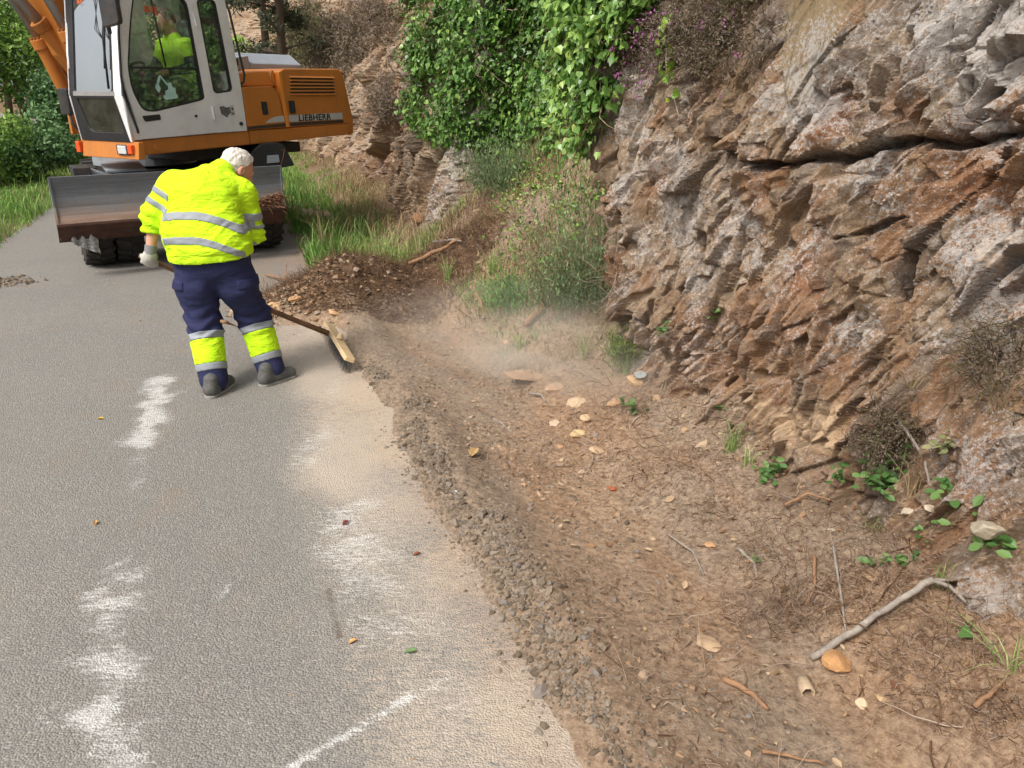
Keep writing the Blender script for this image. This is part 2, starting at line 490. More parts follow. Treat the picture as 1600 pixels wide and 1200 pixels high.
def m_rock():
    m = NM('rock')
    co = m.co()
    cx = m.new('ShaderNodeCombineXYZ')
    m.inp(cx.inputs[0], m.attr('pa')); m.inp(cx.inputs[1], m.attr('qa')); m.inp(cx.inputs[2], m.attr('ra'))
    def st(a, b, c):
        mp = m.new('ShaderNodeMapping'); mp.inputs['Scale'].default_value = (a, b, c)
        m.t.links.new(cx.outputs[0], mp.inputs[0]); return mp.outputs[0]
    n1 = m.noise(1.0, 7, 0.68, st(1.6, 3.4, 2))
    n2 = m.noise(1.0, 6, 0.75, st(9, 26, 14))
    c = m.ramp(n1, [(0.3, lin('#8c735a')), (0.45, lin('#a0876b')), (0.58, lin('#9f8b75')), (0.72, lin('#b59f84'))])
    c = m.mix(m.ramp(m.attr('cell'), [(0.0, 0.75), (0.28, 0.45), (0.30, 0.0), (1.0, 0.0)]), c, lin('#877c73'))
    c = m.mix(m.ramp(m.attr('cell'), [(0.0, 0.0), (0.66, 0.0), (0.68, 0.6), (1.0, 0.75)]), c, lin('#b7a086'))
    ru = m.math('ADD', m.attr('rust'), m.math('MULTIPLY', m.math('SUBTRACT', m.noise(6, 5, 0.75, co), 0.5), 1.6))
    c = m.mix(m.math('MULTIPLY', m.sm(ru, 0.0, 0.7), 0.75), c, lin('#976d4a'))
    c = m.mix(m.math('MULTIPLY', m.sm(ru, 0.7, 1.5), 0.6), c, lin('#9c5c30'))
    c = m.mix(m.ramp(n2, [(0.36, 0.5), (0.48, 0.0)]), c, lin('#6d5d53'))
    c = m.mix(m.ramp(n2, [(0.5, 0.0), (0.66, 0.55)]), c, lin('#a99a8c'))
    c = m.mix(m.ramp(m.noise(85, 4, 0.8, co), [(0.32, 0.7), (0.46, 0.0)]), c, lin('#4e4239'))
    c = m.mix(m.math('MULTIPLY', m.attr('slab'), 0.85), c, m.ramp(m.noise(1.0, 6, 0.7, st(3, 18, 3)), [(0.3, lin('#8c7459')), (0.55, lin('#9f8a69')), (0.75, lin('#8a846f'))]))
    sp = m.noise(60, 5, 0.85, co)
    dr = m.math('ADD', m.math('MULTIPLY', m.math('SUBTRACT', m.noise(4.2, 5, 0.7, co), 0.5), 1.2), m.math('MULTIPLY', m.attr('lichen'), 0.33))
    li = m.sm(m.math('ADD', m.math('MULTIPLY', m.math('SUBTRACT', sp, 0.5), 2.6), dr), 0.20, 0.40)
    c = m.mix(m.math('MULTIPLY', li, 0.75), c, lin('#c4c1be'))
    c = m.mix(m.math('MULTIPLY', m.sm(m.math('ADD', m.attr('cream'), m.math('MULTIPLY', m.math('SUBTRACT', m.noise(14, 5, 0.75, co), 0.5), 1.3)), 0.25, 0.7), 0.75), c, lin('#d9bd9c'))
    c = m.mix(m.math('MULTIPLY', m.attr('dust'), 0.6), c, lin('#9c8068'))
    c = m.mix(m.math('MULTIPLY', m.attr('crack'), 0.75), c, lin('#3a302a'))
    b = m.bump(m.noise(1.0, 6, 0.85, st(16, 30, 24)), 0.8, 0.02)
    b = m.bump(m.voro(38, m.co((1, 1, 0.55), (R(24), R(-12), 0)), 'F1', 'Distance'), 0.5, 0.012, b)
    b = m.bump(m.noise(110, 3, 0.75, co), 0.9, 0.008, b)
    return m.fin(c, 0.92, b, spec=0.2)
M_SOIL, M_ROAD, M_ROCK = m_soil(), m_road(), m_rock()

# ---- ground sheet
S_ = spaced([(-120, 12), (-12, 1.0), (0.3, 0.012), (4.6, 0.013), (9, 0.035), (16, 0.12), (40, 0.8), (160, 8)])
W_ = spaced([(-140, 12), (-20, 1.2), (-6, 0.25), (-3.4, 0.06), (-2.4, 0.06), (-2.2, 0.3), (-0.35, 0.3), (0.1, 0.014), (2.55, 0.013), (3.2, 0.05), (6, 0.3), (30, 4)])
SS, WW = np.meshgrid(S_, W_, indexing='ij')
ZZ = soil(SS, WW)
X, Y = sw2xy(SS, WW)
nz = fbm(SS*1.3, WW*1.6, 2, 4, 41)
rust = sstep(-0.05, 0.5, nz + 0.25*sstep(1.0, 1.3, WW) - 0.15)*sstep(0.9, 1.2, WW)
grey = sstep(0.02, 0.4, fbm(SS*0.9, WW*2.2, 7, 4, 47) + 0.55*(1-sstep(0.85, 1.45, WW + 0.25*sstep(3.0, 1.5, SS))))*0.8
turf = np.clip(sstep(-2.7, -2.95, WW) + sstep(8.2, 9.2, SS)*sstep(0.75, 0.95, WW)*(0.5+0.5*nz), 0, 1)
humus = np.clip(sstep(0.06, 0.18, heap(SS, WW)) + sstep(2.0, 2.35, WW)*sstep(-0.1, 0.4, fbm(SS*2, WW*2, 9, 3, 51))*0.8 + 0.6*sstep(6.5, 8, SS)*sstep(1.5, 2, WW), 0, 1)
ground = mesh_np('ground', np.stack([X, Y, ZZ], -1).reshape(-1, 3), grid_faces(*SS.shape), M_SOIL, smooth=True,
                 attrs=dict(rust=rust, grey=grey, turf=turf, humus=humus))
tag(ground, kind='structure')

# ---- road sheet with the swept dust on it
S_ = spaced([(-60, 6), (-6, 1.0), (0.2, 0.02), (9, 0.03), (14, 0.15), (60, 2), (120, 6)])
W_ = spaced([(-2.8, 0.04), (0.95, 0.02)])
SS, WW = np.meshgrid(S_, W_, indexing='ij')
X, Y = sw2xy(SS, WW)
def blob(u, v, ru, amp=1.0, rv=None):
    g = G(u, v); e = G(u+ru, v); f = G(u, v+(rv or ru))
    rx = abs(e[0]-g[0]); ry = abs(f[1]-g[1])
    return amp*np.exp(-(((X-g[0])/rx)**2 + ((Y-g[1])/ry)**2))
def stroke(pts, width, amp=1.0):
    P = [G(*p)[:2] for p in pts]
    d = np.full(X.shape, 9.0)
    for a, b in zip(P[:-1], P[1:]):
        ab = b-a; t = np.clip(((X-a[0])*ab[0]+(Y-a[1])*ab[1])/(ab@ab), 0, 1)
        d = np.minimum(d, np.hypot(X-a[0]-t*ab[0], Y-a[1]-t*ab[1]))
    return amp*np.exp(-(d/(width*2.0*(1+0.5*vnoise(X*9, Y*9, 2)) if width > .02 else d*0+width*1.1))**2)
wn_ = fbm(X*3.2, Y*3.2, 1.1, 4, 61)
near = 1-sstep(6.0, 7.6, SS)
tan = (sstep(0.10, 0.42, WW - 0.10*vnoise(SS*2.4, 0.3))*(0.64+0.28*sstep(2.9, 3.9, SS))*(0.8+0.9*wn_) + 0.2*sstep(-0.2, 0.25, WW))*near
dirt = sstep(0.5, 0.75, WW + 0.08*wn_)*near + 0.25*sstep(-0.3, 0.3, WW)*sstep(3.5, 1.5, SS) \
    + sstep(5.2, 6.0, SS)*sstep(-0.3, 0.3, WW)*0.7*(1-sstep(9, 10, SS)) + 0.35*sstep(0.4, 0.75, WW)
dirt = np.clip(dirt*(0.8+0.5*wn_), 0, 1)
ochre = blob(560, 620, 80, .5, 60) + blob(610, 705, 70, .42, 35) + blob(700, 860, 50, .35, 40)
ochre = ochre*sstep(0.0, 0.2, WW)
white = (blob(495, 690, 34, .75, 45) + blob(520, 610, 30, .4, 30) + blob(540, 830, 60, .6, 60) + blob(590, 900, 80, .55, 80) + blob(640, 980, 90, .4, 60)
         + blob(560, 800, 40, .5, 30) + blob(700, 1100, 90, .3, 60)
         + stroke([(262, 590), (235, 640), (222, 690)], .05, .9) + stroke([(245, 600), (225, 700), (215, 755)], .035, .55) + stroke([(285, 608), (240, 640)], .03, .5)
         + stroke([(195, 905), (165, 985), (195, 1040), (160, 1120), (190, 1200), (180, 1260)], .048, .85) + stroke([(200, 910), (150, 930)], .025, .5)
         + stroke([(85, 1110), (60, 1130), (150, 1125)], .028, .6) + stroke([(205, 872), (160, 895)], .015, .6) + stroke([(130, 1020), (105, 1030)], .03, .4)
         + stroke([(360, 912), (345, 935)], .014, .8) + stroke([(388, 1115), (390, 1145)], .014, .5)
         + stroke([(400, 1240), (470, 1190), (560, 1140), (640, 1090)], .016, 1.5) + stroke([(545, 1145), (700, 1060)], .02, .35))
white = np.clip(white*(0.75 + 0.7*fbm(X*6, Y*9, 5, 3, 71)), 0, 1)
dark = stroke([(512, 922), (518, 960), (530, 998)], .010, .9) + blob(500, 770, 22, .35, 10) + 0.0
road = mesh_np('road', np.stack([X, Y, X*0+0.004+0.002*vnoise(X*2, Y*2)], -1).reshape(-1, 3), grid_faces(*SS.shape), M_ROAD, smooth=True,
               attrs=dict(tan=tan, dirt=dirt, ochre=ochre, white=white, dark=dark))
tag(road, kind='structure')

# ---- the rock face
def poly_sh(pts, w=2.45): return [hitW(u, v, w) for u, v in pts]
CR1 = poly_sh([(1105, 225), (1150, 259), (1210, 259), (1285, 246), (1337, 229), (1397, 221), (1450, 225), (1530, 214), (1600, 200), (1680, 185)])
CR2 = poly_sh([(1600, 205), (1562, 228), (1525, 266), (1499, 319), (1469, 375), (1446, 435), (1432, 500), (1400, 590)])
CR3 = poly_sh([(1450, 225), (1475, 190), (1502, 154)])
CR4 = poly_sh([(1410, 385), (1398, 430), (1380, 480)])
CR5 = poly_sh([(1397, 330), (1340, 360), (1290, 375), (1245, 350)])
CR6 = poly_sh([(1400, 0), (1375, 60), (1360, 110)])
def dline(s, h, pts):
    d = np.full(s.shape, 9.0)
    for a, b in zip(pts[:-1], pts[1:]):
        a = np.array(a); b = np.array(b); ab = b-a
        t = np.clip(((s-a[0])*ab[0]+(h-a[1])*ab[1])/(ab@ab), 0, 1)
        d = np.minimum(d, np.hypot(s-a[0]-t*ab[0], h-a[1]-t*ab[1]))
    return d
def cliff_base(s, h):
    s = np.asarray(s, float); h = np.asarray(h, float)
    se = 4.2 + 0.70*np.clip(h, 0, 3) + 0.08*vnoise(h*3.1, 2.2) + 0.03*vnoise(h*11, 1.7)
    w = 2.36 + 0.12*h + 0*s
    rec = sstep(se-0.02, se+0.16, s)
    w = w + rec*(0.72 + 0.08*h)
    out = sstep(8.9, 9.15, s)*(1-sstep(11.4, 12.1, s))
    w = w - out*(0.78 - 0.10*h)
    far = sstep(11.8, 13.5, s)
    w = w + far*(-0.45 + 0.16*np.maximum(h-0.4, 0) + 0.12*np.maximum(h-2.2, 0))
    w = w + 0.25*sstep(16, 26, s)*vnoise(s*0.5, h*0.5)
    # the near block stands out at the bottom right
    w = w - 0.12*sstep(2.2, 1.2, s)*sstep(1.6, 0.4, h)
    w = w + 0.35*np.maximum(h-3.6, 0)
    return w, rec
def cliff_w(s, h, detail=True):
    w, rec = cliff_base(s, h)
    sw = s + 0.035*fbm(s*1.6, h*1.6, 3, 2, 81); hw = h + 0.035*fbm(s*1.6, h*1.6, 6, 2, 83)
    p = sw*ES[0] + hw*ES[1]; q = sw*EH[0] + hw*EH[1]
    d = 0.08*fbm(s*0.9, h*1.1, 0, 3, 91)
    f1, e1, r1, r1b = facets(p/0.62, q/0.25, 101, 1.3, .9, .035)
    d = d + 0.066*f1
    g1, _e, _r, _q = facets(p/1.5+7, q/0.8, 151, 1.3, .9, .1)
    d = d + sstep(9, 11, s)*0.30*g1 + sstep(9, 10, s)*0.12*facets(p/0.5, q/0.16, 153, 1.3, .9, .3)[0]
    pj = p + 0.015*vnoise(p*9, q*9, 2); qj = q + 0.010*vnoise(p*9, q*9, 5)
    f2, e2, r2, r2b = facets(pj/0.26, qj/0.095, 103, 1.6, .9, .06)
    rough = 0.45 + 0.75*sstep(-0.25, 0.3, fbm(s*1.1, h*1.1, 4, 3, 95))
    d = d + 0.056*f2*rough
    f3, e3, r3, _ = facets(pj/0.11, qj/0.045, 107, 1.9, .9, .16)
    m3 = 0.35+0.65*sstep(-0.15, 0.3, fbm(s*2.2, h*2.2, 14, 2, 97))
    d = d + 0.030*f3*rough*m3
    # overlapping shingles along the cleavage
    sgl = q/0.115 + 0.9*r2 + 0.35*vnoise(p*3.1, q*3, 12)
    fr = sgl-np.floor(sgl); saw = np.where(fr < 0.86, fr/0.86, (1-fr)/0.14)
    sg2 = q/0.041 + 2.3*r3*0.4 + 0.3*vnoise(p*7, q*6, 13)
    f4 = sg2-np.floor(sg2); sw2 = np.where(f4 < 0.75, f4/0.75, (1-f4)/0.25)
    msk = sstep(-0.25, 0.25, fbm(s*1.3, h*1.3, 17, 2, 99))
    d = d - 0.040*saw*msk - 0.012*sw2*(0.3+0.7*msk)
    # open joints between the blocks
    d = d + 0.030*(1-sstep(0.0, 0.07, e1))*sstep(-0.2, 0.2, vnoise(s*2.3, h*2.3, 6)) + 0.014*(1-sstep(0.0, 0.10, e2))*m3
    d = d + 0.012*fbm(s*18, h*18, 0, 4, 111)*rough
    return w, d, rec, r1, r2, r2b, np.minimum(e1, e2*0.6)
S_ = spaced([(-3, 0.3), (0.2, 0.03), (0.7, 0.0075), (5.4, 0.0085), (7, 0.022), (14, 0.04), (26, 0.12), (60, 0.6)])
H_ = spaced([(-0.25, 0.03), (0.05, 0.0082), (2.5, 0.0085), (3.2, 0.03), (6, 0.09), (9, 0.3)])
SS, HH = np.meshgrid(S_, H_, indexing='ij')
wb, d, rec, c1, c2, c3, e1 = cliff_w(SS, HH)
d1 = dline(SS, HH, CR1); d2 = dline(SS, HH, CR2); d3 = dline(SS, HH, CR3); d4 = dline(SS, HH, CR4); d5 = dline(SS, HH, CR5); d6 = dline(SS, HH, CR6)
jag = 0.010*vnoise(SS*40, HH*40) + 0.02*vnoise(SS*12, HH*12, 3)
crk = np.zeros(SS.shape)
for dd, wd, dep in ((d1, .028, .10), (d2, .022, .12), (d3, .03, .10), (d4, .010, .06), (d5, .010, .04), (d6, .012, .05)):
    k = 1-sstep(0, wd, dd + jag*0.6 - 0.004)
    crk = np.maximum(crk, k); d = d + dep*k
# blocks above the long crack hang out, the block right of the steep crack stands proud
cs = np.array(sorted(CR1)); hc = np.interp(SS, cs[:, 0], cs[:, 1])
inn = sstep(cs[-1, 0]+0.25, cs[-1, 0]-0.1, SS)
above = sstep(-0.01, 0.02, HH-hc+jag)*np.exp(-np.maximum(HH-hc, 0)/0.6)*inn
d = d - 0.055*above
c2s = np.array(sorted(CR2, key=lambda a: a[1])); sc = np.interp(HH, c2s[:, 1], c2s[:, 0])
right = sstep(0.01, -0.02, SS-sc+jag)*np.exp(-np.maximum(sc-SS, 0)/0.5)*(HH < c2s[-1, 1])*sstep(0.1, 0.5, HH)
d = d - 0.07*right
# smooth olive slab near the top
def inpoly(pts, w=2.45, soft=0.05):
    P = [hitW(u, v, w) for u, v in pts]
    ins = np.zeros(SS.shape, bool)
    for (a, b), (c_, e_) in zip(P, P[1:]+P[:1]):
        cnd = ((b > HH) != (e_ > HH))
        with np.errstate(divide='ignore', invalid='ignore'):
            xx = a + (HH-b)/(e_-b)*(c_-a)
        ins ^= cnd & (SS < xx)
    dd = dline(SS, HH, P+P[:1])
    return np.where(ins, sstep(0, soft, dd), 0.0)
slab = inpoly([(1190, -40), (1310, -40), (1270, 120), (1235, 175), (1205, 170), (1185, 110)])
slab = np.maximum(slab, inpoly([(1590, -60), (1640, 60), (1500, 90), (1520, -60)])*0.5)
slab = np.maximum(slab, 0.8*inpoly([(1452, 100), (1425, 200), (1405, 195), (1420, 130)]))
slab = np.maximum(slab, 0.8*inpoly([(1330, 640), (1360, 560), (1350, 620), (1290, 720)]))
w_sm, _ = cliff_base(SS, HH)
pp = SS*ES[0] + HH*ES[1]; qq = SS*EH[0] + HH*EH[1]
d = d*(1-slab) + slab*(-0.03 + 0.12*vnoise(SS*0.9, 2.0) + 0.006*fbm(pp*3, qq*20, 0, 3, 7) + 0.02*np.floor(qq*9+0.4*vnoise(pp*3, 1.0))/3 % 0.03)
hl = 0.2*d*vnoise(SS*7, HH*7, 8.8)            # small overhangs
Wf = wb + d
X, Y = sw2xy(SS, Wf)
Z = HH + hl
lich = sstep(-0.1, 0.5, fbm(SS*1.6, HH*1.6, 5, 3, 121) + 0.15)*(1-0.8*sstep(7, 9, SS)) + 0.9*sstep(8.9, 9.1, SS)*(1-sstep(9.6, 10.0, SS))
for (u, v, r_, a_) in ((1480, 60, .22, .9), (1400, 90, .15, .6), (1340, 290, .22, .8), (1100, 520, .25, .7), (1180, 180, .12, .5), (1520, 380, .2, .6), (1330, 500, .22, .6), (1560, 700, .2, .9), (1200, 470, .2, .5), (1480, 190, .1, .3)):
    s0, h0 = hitW(u, v, 2.45); lich = lich + a_*np.exp(-(((SS-s0)**2+(HH-h0)**2)/r_**2))
rst = 0.30*(c3 > 0.68) + 0.45*sstep(0.05, 0.6, fbm(SS*1.9, HH*1.9, 8, 3, 123))
for (u, v, r_, a_) in ((1275, 175, .10, .9), (1275, 205, .07, .9), (1180, 290, .15, .6), (1510, 300, .16, .6), (1250, 430, .12, .4), (1040, 300, .1, .4), (1560, 470, .15, .7), (1380, 400, .1, .6), (1480, 690, .3, .5), (1580, 120, .12, .5), (1010, 540, .15, .5), (1470, 180, .06, .7)):
    s0, h0 = hitW(u, v, 2.45); rst = rst + a_*np.exp(-(((SS-s0)**2+(HH-h0)**2)/r_**2))
crm = np.zeros(SS.shape)
for (u, v, r_, a_) in ((1190, 630, .09, .7), (1240, 670, .13, .8), (1300, 660, .1, .8), (1290, 690, .1, .6), (1100, 620, .08, .5), (1200, 690, .1, .4), (1540, 400, .15, .45), (1470, 500, .1, .35), (1330, 170, .06, .3)):
    s0, h0 = hitW(u, v, 2.4); crm = crm + a_*np.exp(-(((SS-s0)**2+(HH-h0)**2)/r_**2))
bz = bank(SS, Wf)
dst = np.exp(-np.maximum(HH-bz, 0)/0.22)*sstep(-0.4, 0.4, fbm(SS*3, HH*3, 2, 3, 127)+0.2)
cliff = mesh_np('cliff', np.stack([X, Y, Z], -1).reshape(-1, 3), grid_faces(*SS.shape)[:, ::-1], M_ROCK, smooth=False,
                attrs=dict(pa=pp, qa=qq, ra=Wf, cell=np.clip(c2*0.6+c1*0.4, 0, 1), rust=np.clip(rst, 0, 1.2), lichen=np.clip(lich, 0, 1.5), slab=slab, cream=np.clip(crm, 0, 1), dust=np.clip(dst, 0, 1), crack=np.clip(crk + 0.75*(1-sstep(0.0, 0.07, e1))*sstep(-0.1, 0.3, vnoise(SS*3.1, HH*3.1, 9)), 0, 1)))
tag(cliff, kind='structure')
CL_S, CL_H, CL_W = S_, H_, Wf
def cliff_at(s, h):
    i = np.clip(np.searchsorted(CL_S, s), 0, len(CL_S)-1); j = np.clip(np.searchsorted(CL_H, h), 0, len(CL_H)-1)
    return CL_W[i, j]
def cliff_hit(u, v):
    """the point of the rock face seen at a spot of the photograph"""
    r = ray(u, v); t = np.linspace(1.5, 40, 4000)
    p = np.array([0, 0, CAM_H])[None] + t[:, None]*r[None]
    s, w = xy2sw(p[:, 0], p[:, 1])
    i = np.argmax(w > cliff_at(s, p[:, 2]) - 0.01)
    return p[i].copy()
def surf(u, v):
    """whichever is nearer, soil or rock"""
    a, b = onground(u, v), cliff_hit(u, v)
    return a if np.linalg.norm(a-[0, 0, CAM_H]) < np.linalg.norm(b-[0, 0, CAM_H]) else b
# ================================================================== THE WHEELED EXCAVATOR
def m_paint(name, col, dirt=0.5, rough=0.42):
    m = NM(name)
    co = m.co()
    c = m.mix(m.ramp(m.noise(1.6, 5, 0.6, co), [(0.3, 0.0), (0.7, 1.0)]), tuple(x*0.9 for x in col), tuple(min(1, x*1.06) for x in col))
    d = m.ramp(m.noise(5, 8, 0.75, co), [(0.5, 0.0), (0.82, 1.0)])
    c = m.mix(m.math('MULTIPLY', d, dirt), c, lin('#7a5c42'))
    sc = m.ramp(m.noise(34, 8, 0.85, m.co((1, 1, 0.35))), [(0.66, 0.0), (0.72, 1.0)])
    c = m.mix(m.math('MULTIPLY', sc, dirt*0.7), c, tuple(x*0.35 for x in col))
    r = m.ramp(m.noise(9, 5, 0.7, co), [(0.3, rough-0.1), (0.8, rough+0.25)])
    b = m.bump(m.noise(3.0, 2, 0.5, co), 0.06, 0.02)
    return m.fin(c, r, b, spec=0.5)
M_ORANGE = m_paint('orange_paint', lin('#c77b35', 0.9), 0.55)
M_WHITE = m_paint('white_paint', lin('#e4e5e6', 0.95), 0.32, 0.4)
M_GREYP = m_paint('grey_paint', lin('#8f969d'), 0.2)
M_BLACK = simple('black_rubber', (0.018, 0.018, 0.020), 0.55, 0, 0.3, 9)
M_DKMET = simple('dark_metal', (0.035, 0.035, 0.037), 0.6, 0.2, 0.4, 7, 0.2, 40, dirt=lin('#5d4a3a'), dirt_amt=0.5)
M_INT = simple('cab_interior', (0.06, 0.062, 0.065), 0.7)
M_SEAT = simple('seat_fabric', (0.06, 0.062, 0.07), 0.9)
M_CHROME = simple('chrome_rod', (0.32, 0.32, 0.33), 0.35, 0.5, 0.1, 4)
M_MUD = simple('dried_mud', lin('#a0642f'), 0.95, 0, 0.35, 25, 0.8, 60)
M_TYRE = simple('tyre_rubber', (0.022, 0.021, 0.020), 0.85, 0, 0.4, 12, 0.4, 50, dirt=lin('#5a4a3c'), dirt_amt=0.35)
def m_blade():
    m = NM('worn_steel')
    co = m.co(); g = m.new('ShaderNodeSeparateXYZ'); m.t.links.new(m.co(), g.inputs[0])
    z = m.math('ADD', g.outputs[2], m.math('MULTIPLY', m.noise(4, 6, 0.7, co), 0.16))
    c = m.ramp(z, [(0.60, lin('#5a4032')), (0.70, lin('#866b58')), (0.80, lin('#7d7672')), (0.90, lin('#7c8288')), (1.1, lin('#666c74'))])
    st = m.noise(5, 7, 0.75, m.co((0.5, 2, 14)))
    c = m.mix(m.ramp(st, [(0.45, 0.0), (0.75, 0.6)]), c, lin('#9a9793'))
    c = m.mix(m.ramp(m.noise(9, 8, 0.8, co), [(0.56, 0.0), (0.72, 0.7)]), c, lin('#6d4a33'))
    return m.fin(c, m.ramp(st, [(0.3, 0.38), (0.7, 0.65)]), m.bump(m.noise(30, 5, 0.7, co), 0.25, 0.004), 0.25)
M_BLADE = m_blade()
def m_glass(name, tint, k):
    m = NM(name)
    m.n.remove(m.b)
    tr = m.new('ShaderNodeBsdfTransparent'); tr.inputs[0].default_value = (*tint, 1)
    gl = m.new('ShaderNodeBsdfGlossy'); gl.inputs[0].default_value = (0.9, 0.95, 0.97, 1); gl.inputs['Roughness'].default_value = 0.03
    fr = m.new('ShaderNodeFresnel'); fr.inputs[0].default_value = 1.5
    dust = m.new('ShaderNodeBsdfDiffuse'); dust.inputs[0].default_value = (0.45, 0.43, 0.38, 1)
    f = m.math('ADD', m.math('MULTIPLY', fr.outputs[0], 1.6), k, clamp=True)
    mx = m.new('ShaderNodeMixShader'); m.inp(mx.inputs[0], f); m.t.links.new(tr.outputs[0], mx.inputs[1]); m.t.links.new(gl.outputs[0], mx.inputs[2])
    m2 = m.new('ShaderNodeMixShader'); m.inp(m2.inputs[0], m.ramp(m.noise(5, 6, 0.7), [(0.4, 0.01), (0.8, 0.10)]))
    m.t.links.new(mx.outputs[0], m2.inputs[1]); m.t.links.new(dust.outputs[0], m2.inputs[2])
    m.t.links.new(m2.outputs[0], m.o.inputs[0])
    return m.m
M_GLASS = m_glass('tinted_glass', (0.93, 0.97, 0.95), 0.0)
M_GLASSF = m_glass('windscreen_glass', (0.80, 0.88, 0.85), 0.48)
M_LETTER = simple('letter_orange', lin('#b9572c'), 0.6)
M_LETTERD = simple('letter_dark', lin('#3a302c'), 0.6)
M_STICK = simple('sticker_pale', lin('#a9cfc6'), 0.6, 0, 0.05)
M_SILVER = simple('sticker_silver', lin('#b9b9b8'), 0.45, 0, 0.08)
M_DSTRIPE = simple('stripe_dark', lin('#3f332c'), 0.5)
M_LENSW = simple('lamp_lens', (0.75, 0.77, 0.78), 0.15, 0.3, 0.1, 40)
M_LENSO = simple('indicator_lens', lin('#e2572a'), 0.25, 0, 0.1, 40)

ex_C = np.array([-4.63, 10.08, 0.0])
exc = empty('excavator', tuple(ex_C))
tag(exc, 'orange and white wheeled excavator with a front blade standing across the road', 'excavator')
az_u = R(31); K_ = np.array([-3.92, 8.24, 0.0])
r_u = (math.sin(az_u), math.cos(az_u)); xo = (math.cos(az_u), -math.sin(az_u))
MU = Matrix(((xo[0], r_u[0], 0, K_[0]-ex_C[0]), (xo[1], r_u[1], 0, K_[1]-ex_C[1]), (0, 0, 1, 0), (0, 0, 0, 1)))
MC = Matrix(((0.839, -0.545, 0, 0), (0.545, 0.839, 0, 0), (0, 0, 1, 0), (0, 0, 0, 1)))
def U(o): o.matrix_basis = MU; return o
def Cc(o): o.matrix_basis = MC; return o
SIDE = lambda X: Matrix(((0, 0, 1, X), (1, 0, 0, 0), (0, 1, 0, 0), (0, 0, 0, 1)))       # (y,z) plates
def FRONT(y0, z0, y1, z1, off=0.0):
    b = Vector((0, y1-y0, z1-z0)).normalized(); a = Vector((1, 0, 0)); n = a.cross(b)
    o = Vector((0, y0, z0)) + n*off
    return Matrix(((a.x, b.x, n.x, o.x), (a.y, b.y, n.y, o.y), (a.z, b.z, n.z, o.z), (0, 0, 0, 1)))

# ---- platform
bm = bmesh.new()
bm_prism(bm, [(0.065, 1.20), (3.27, 1.27), (3.33, 1.41), (1.5, 1.392), (0.13, 1.355), (0.03, 1.345)], -0.89, 0.0); bm_prism(bm, [(0.95, 1.215), (3.26, 1.265), (3.32, 1.405), (0.95, 1.37)], -2.45, -0.892)
plat = U(obj_bm('platform', bm, M_ORANGE, exc, bevel=0.012))
bm = bmesh.new(); bm_prism(bm, [(0.0, 1.17), (0.09, 1.17), (0.09, 1.34), (0.03, 1.345)], -0.87, 0.10)
fb = obj_bm('front_apron', bm, M_ORANGE, plat, bevel=0.008)
box('seam', -0.004, 0.003, 1.548, 1.556, 1.222, 1.392, M_DSTRIPE, plat, 0)
bm = bmesh.new(); bm_box(bm, -0.23, -0.03, -0.012, 0.03, 1.215, 1.31)
hl_ = obj_bm('headlight', bm, M_BLACK, plat, bevel=0.006)
box('lens', -0.20, -0.06, -0.022, 0.02, 1.222, 1.305, M_LENSW, hl_, 0.006)
box('indicator', -0.035, 0.035, -0.020, 0.03, 1.225, 1.315, M_LENSO, plat, 0.006)
box('indicator', -0.95, -0.88, -0.015, 0.03, 1.21, 1.325, M_LENSO, plat, 0.006)
bm = bmesh.new(); bm_cyl(bm, (-0.001, 0.30, 1.27), (0.014, 0.30, 1.27), 0.035)
obj_bm('cap', bm, M_ORANGE, plat, bevel=0.004)
# underside
bm = bmesh.new(); bm_box(bm, -2.2, -0.25, 0.9, 2.6, 1.08, 1.205); U(obj_bm('belly_plate', bm, M_DKMET, exc, bevel=0.01))

# ---- cab
cab = U(box('cab', -0.86, -0.02, 0.06, 1.50, 1.36, 1.42, M_WHITE, exc, 0.004))
door_o = round_poly([(0.142, 1.368), (0.030, 2.0), (0.06, 2.3), (0.16, 2.70), (0.24, 2.96), (0.93, 2.96), (0.968, 2.73), (1.068, 1.70), (1.078, 1.392)], [.01, .3, .3, .2, .05, .05, .2, .1, .01])
win_d = round_poly([(0.108, 1.831), (0.194, 1.641), (0.33, 1.628), (0.90, 1.728), (0.978, 1.75), (0.914, 2.75), (0.30, 2.75), (0.20, 2.45), (0.10, 2.05)], [.12, .10, .05, .05, .06, .10, .08, .3, .2])
door = panel('door', door_o, [win_d], 0.035, M_WHITE, cab, SIDE(0.0), 0.006)
seal_o = win_d
cx_, cy_ = 0.53, 2.2
seal_i = [(cx_+(y-cx_)*0.955, cy_+(z-cy_)*0.972) for y, z in win_d]
panel('window_seal', seal_o, [seal_i], 0.03, M_BLACK, door, SIDE(0.004))
panel('window_pane', [(cx_+(y-cx_)*0.975, cy_+(z-cy_)*0.985) for y, z in win_d], [], 0.004, M_GLASS, door, SIDE(-0.004))
tube('window_divider', [(-0.005, 0.50, 2.74), (-0.005, 0.56, 2.07)], 0.009, M_BLACK, door, 6)
box('window_sill_bar', -0.012, 0.004, 0.12, 0.96, 2.045, 2.065, M_BLACK, door, 0.002)
bm = bmesh.new(); bm_prism(bm, round_poly([(0.175, 1.592), (0.20, 1.535), (0.39, 1.55), (0.385, 1.605)], 0.015), -0.01, 0.024); obj_bm('door_handle', bm, M_BLACK, door, bevel=0.004)
bm = bmesh.new(); bm_cyl(bm, (0.01, 0.83, 1.575), (0.03, 0.83, 1.575), 0.014); obj_bm('lock', bm, M_BLACK, door)
rear_o = round_poly([(1.082, 1.392), (1.073, 1.70), (0.972, 2.73), (0.935, 2.97), (1.36, 2.99), (1.415, 2.77), (1.50, 1.88), (1.513, 1.395)], [0, .1, .1, .02, .05, .1, .1, .01])
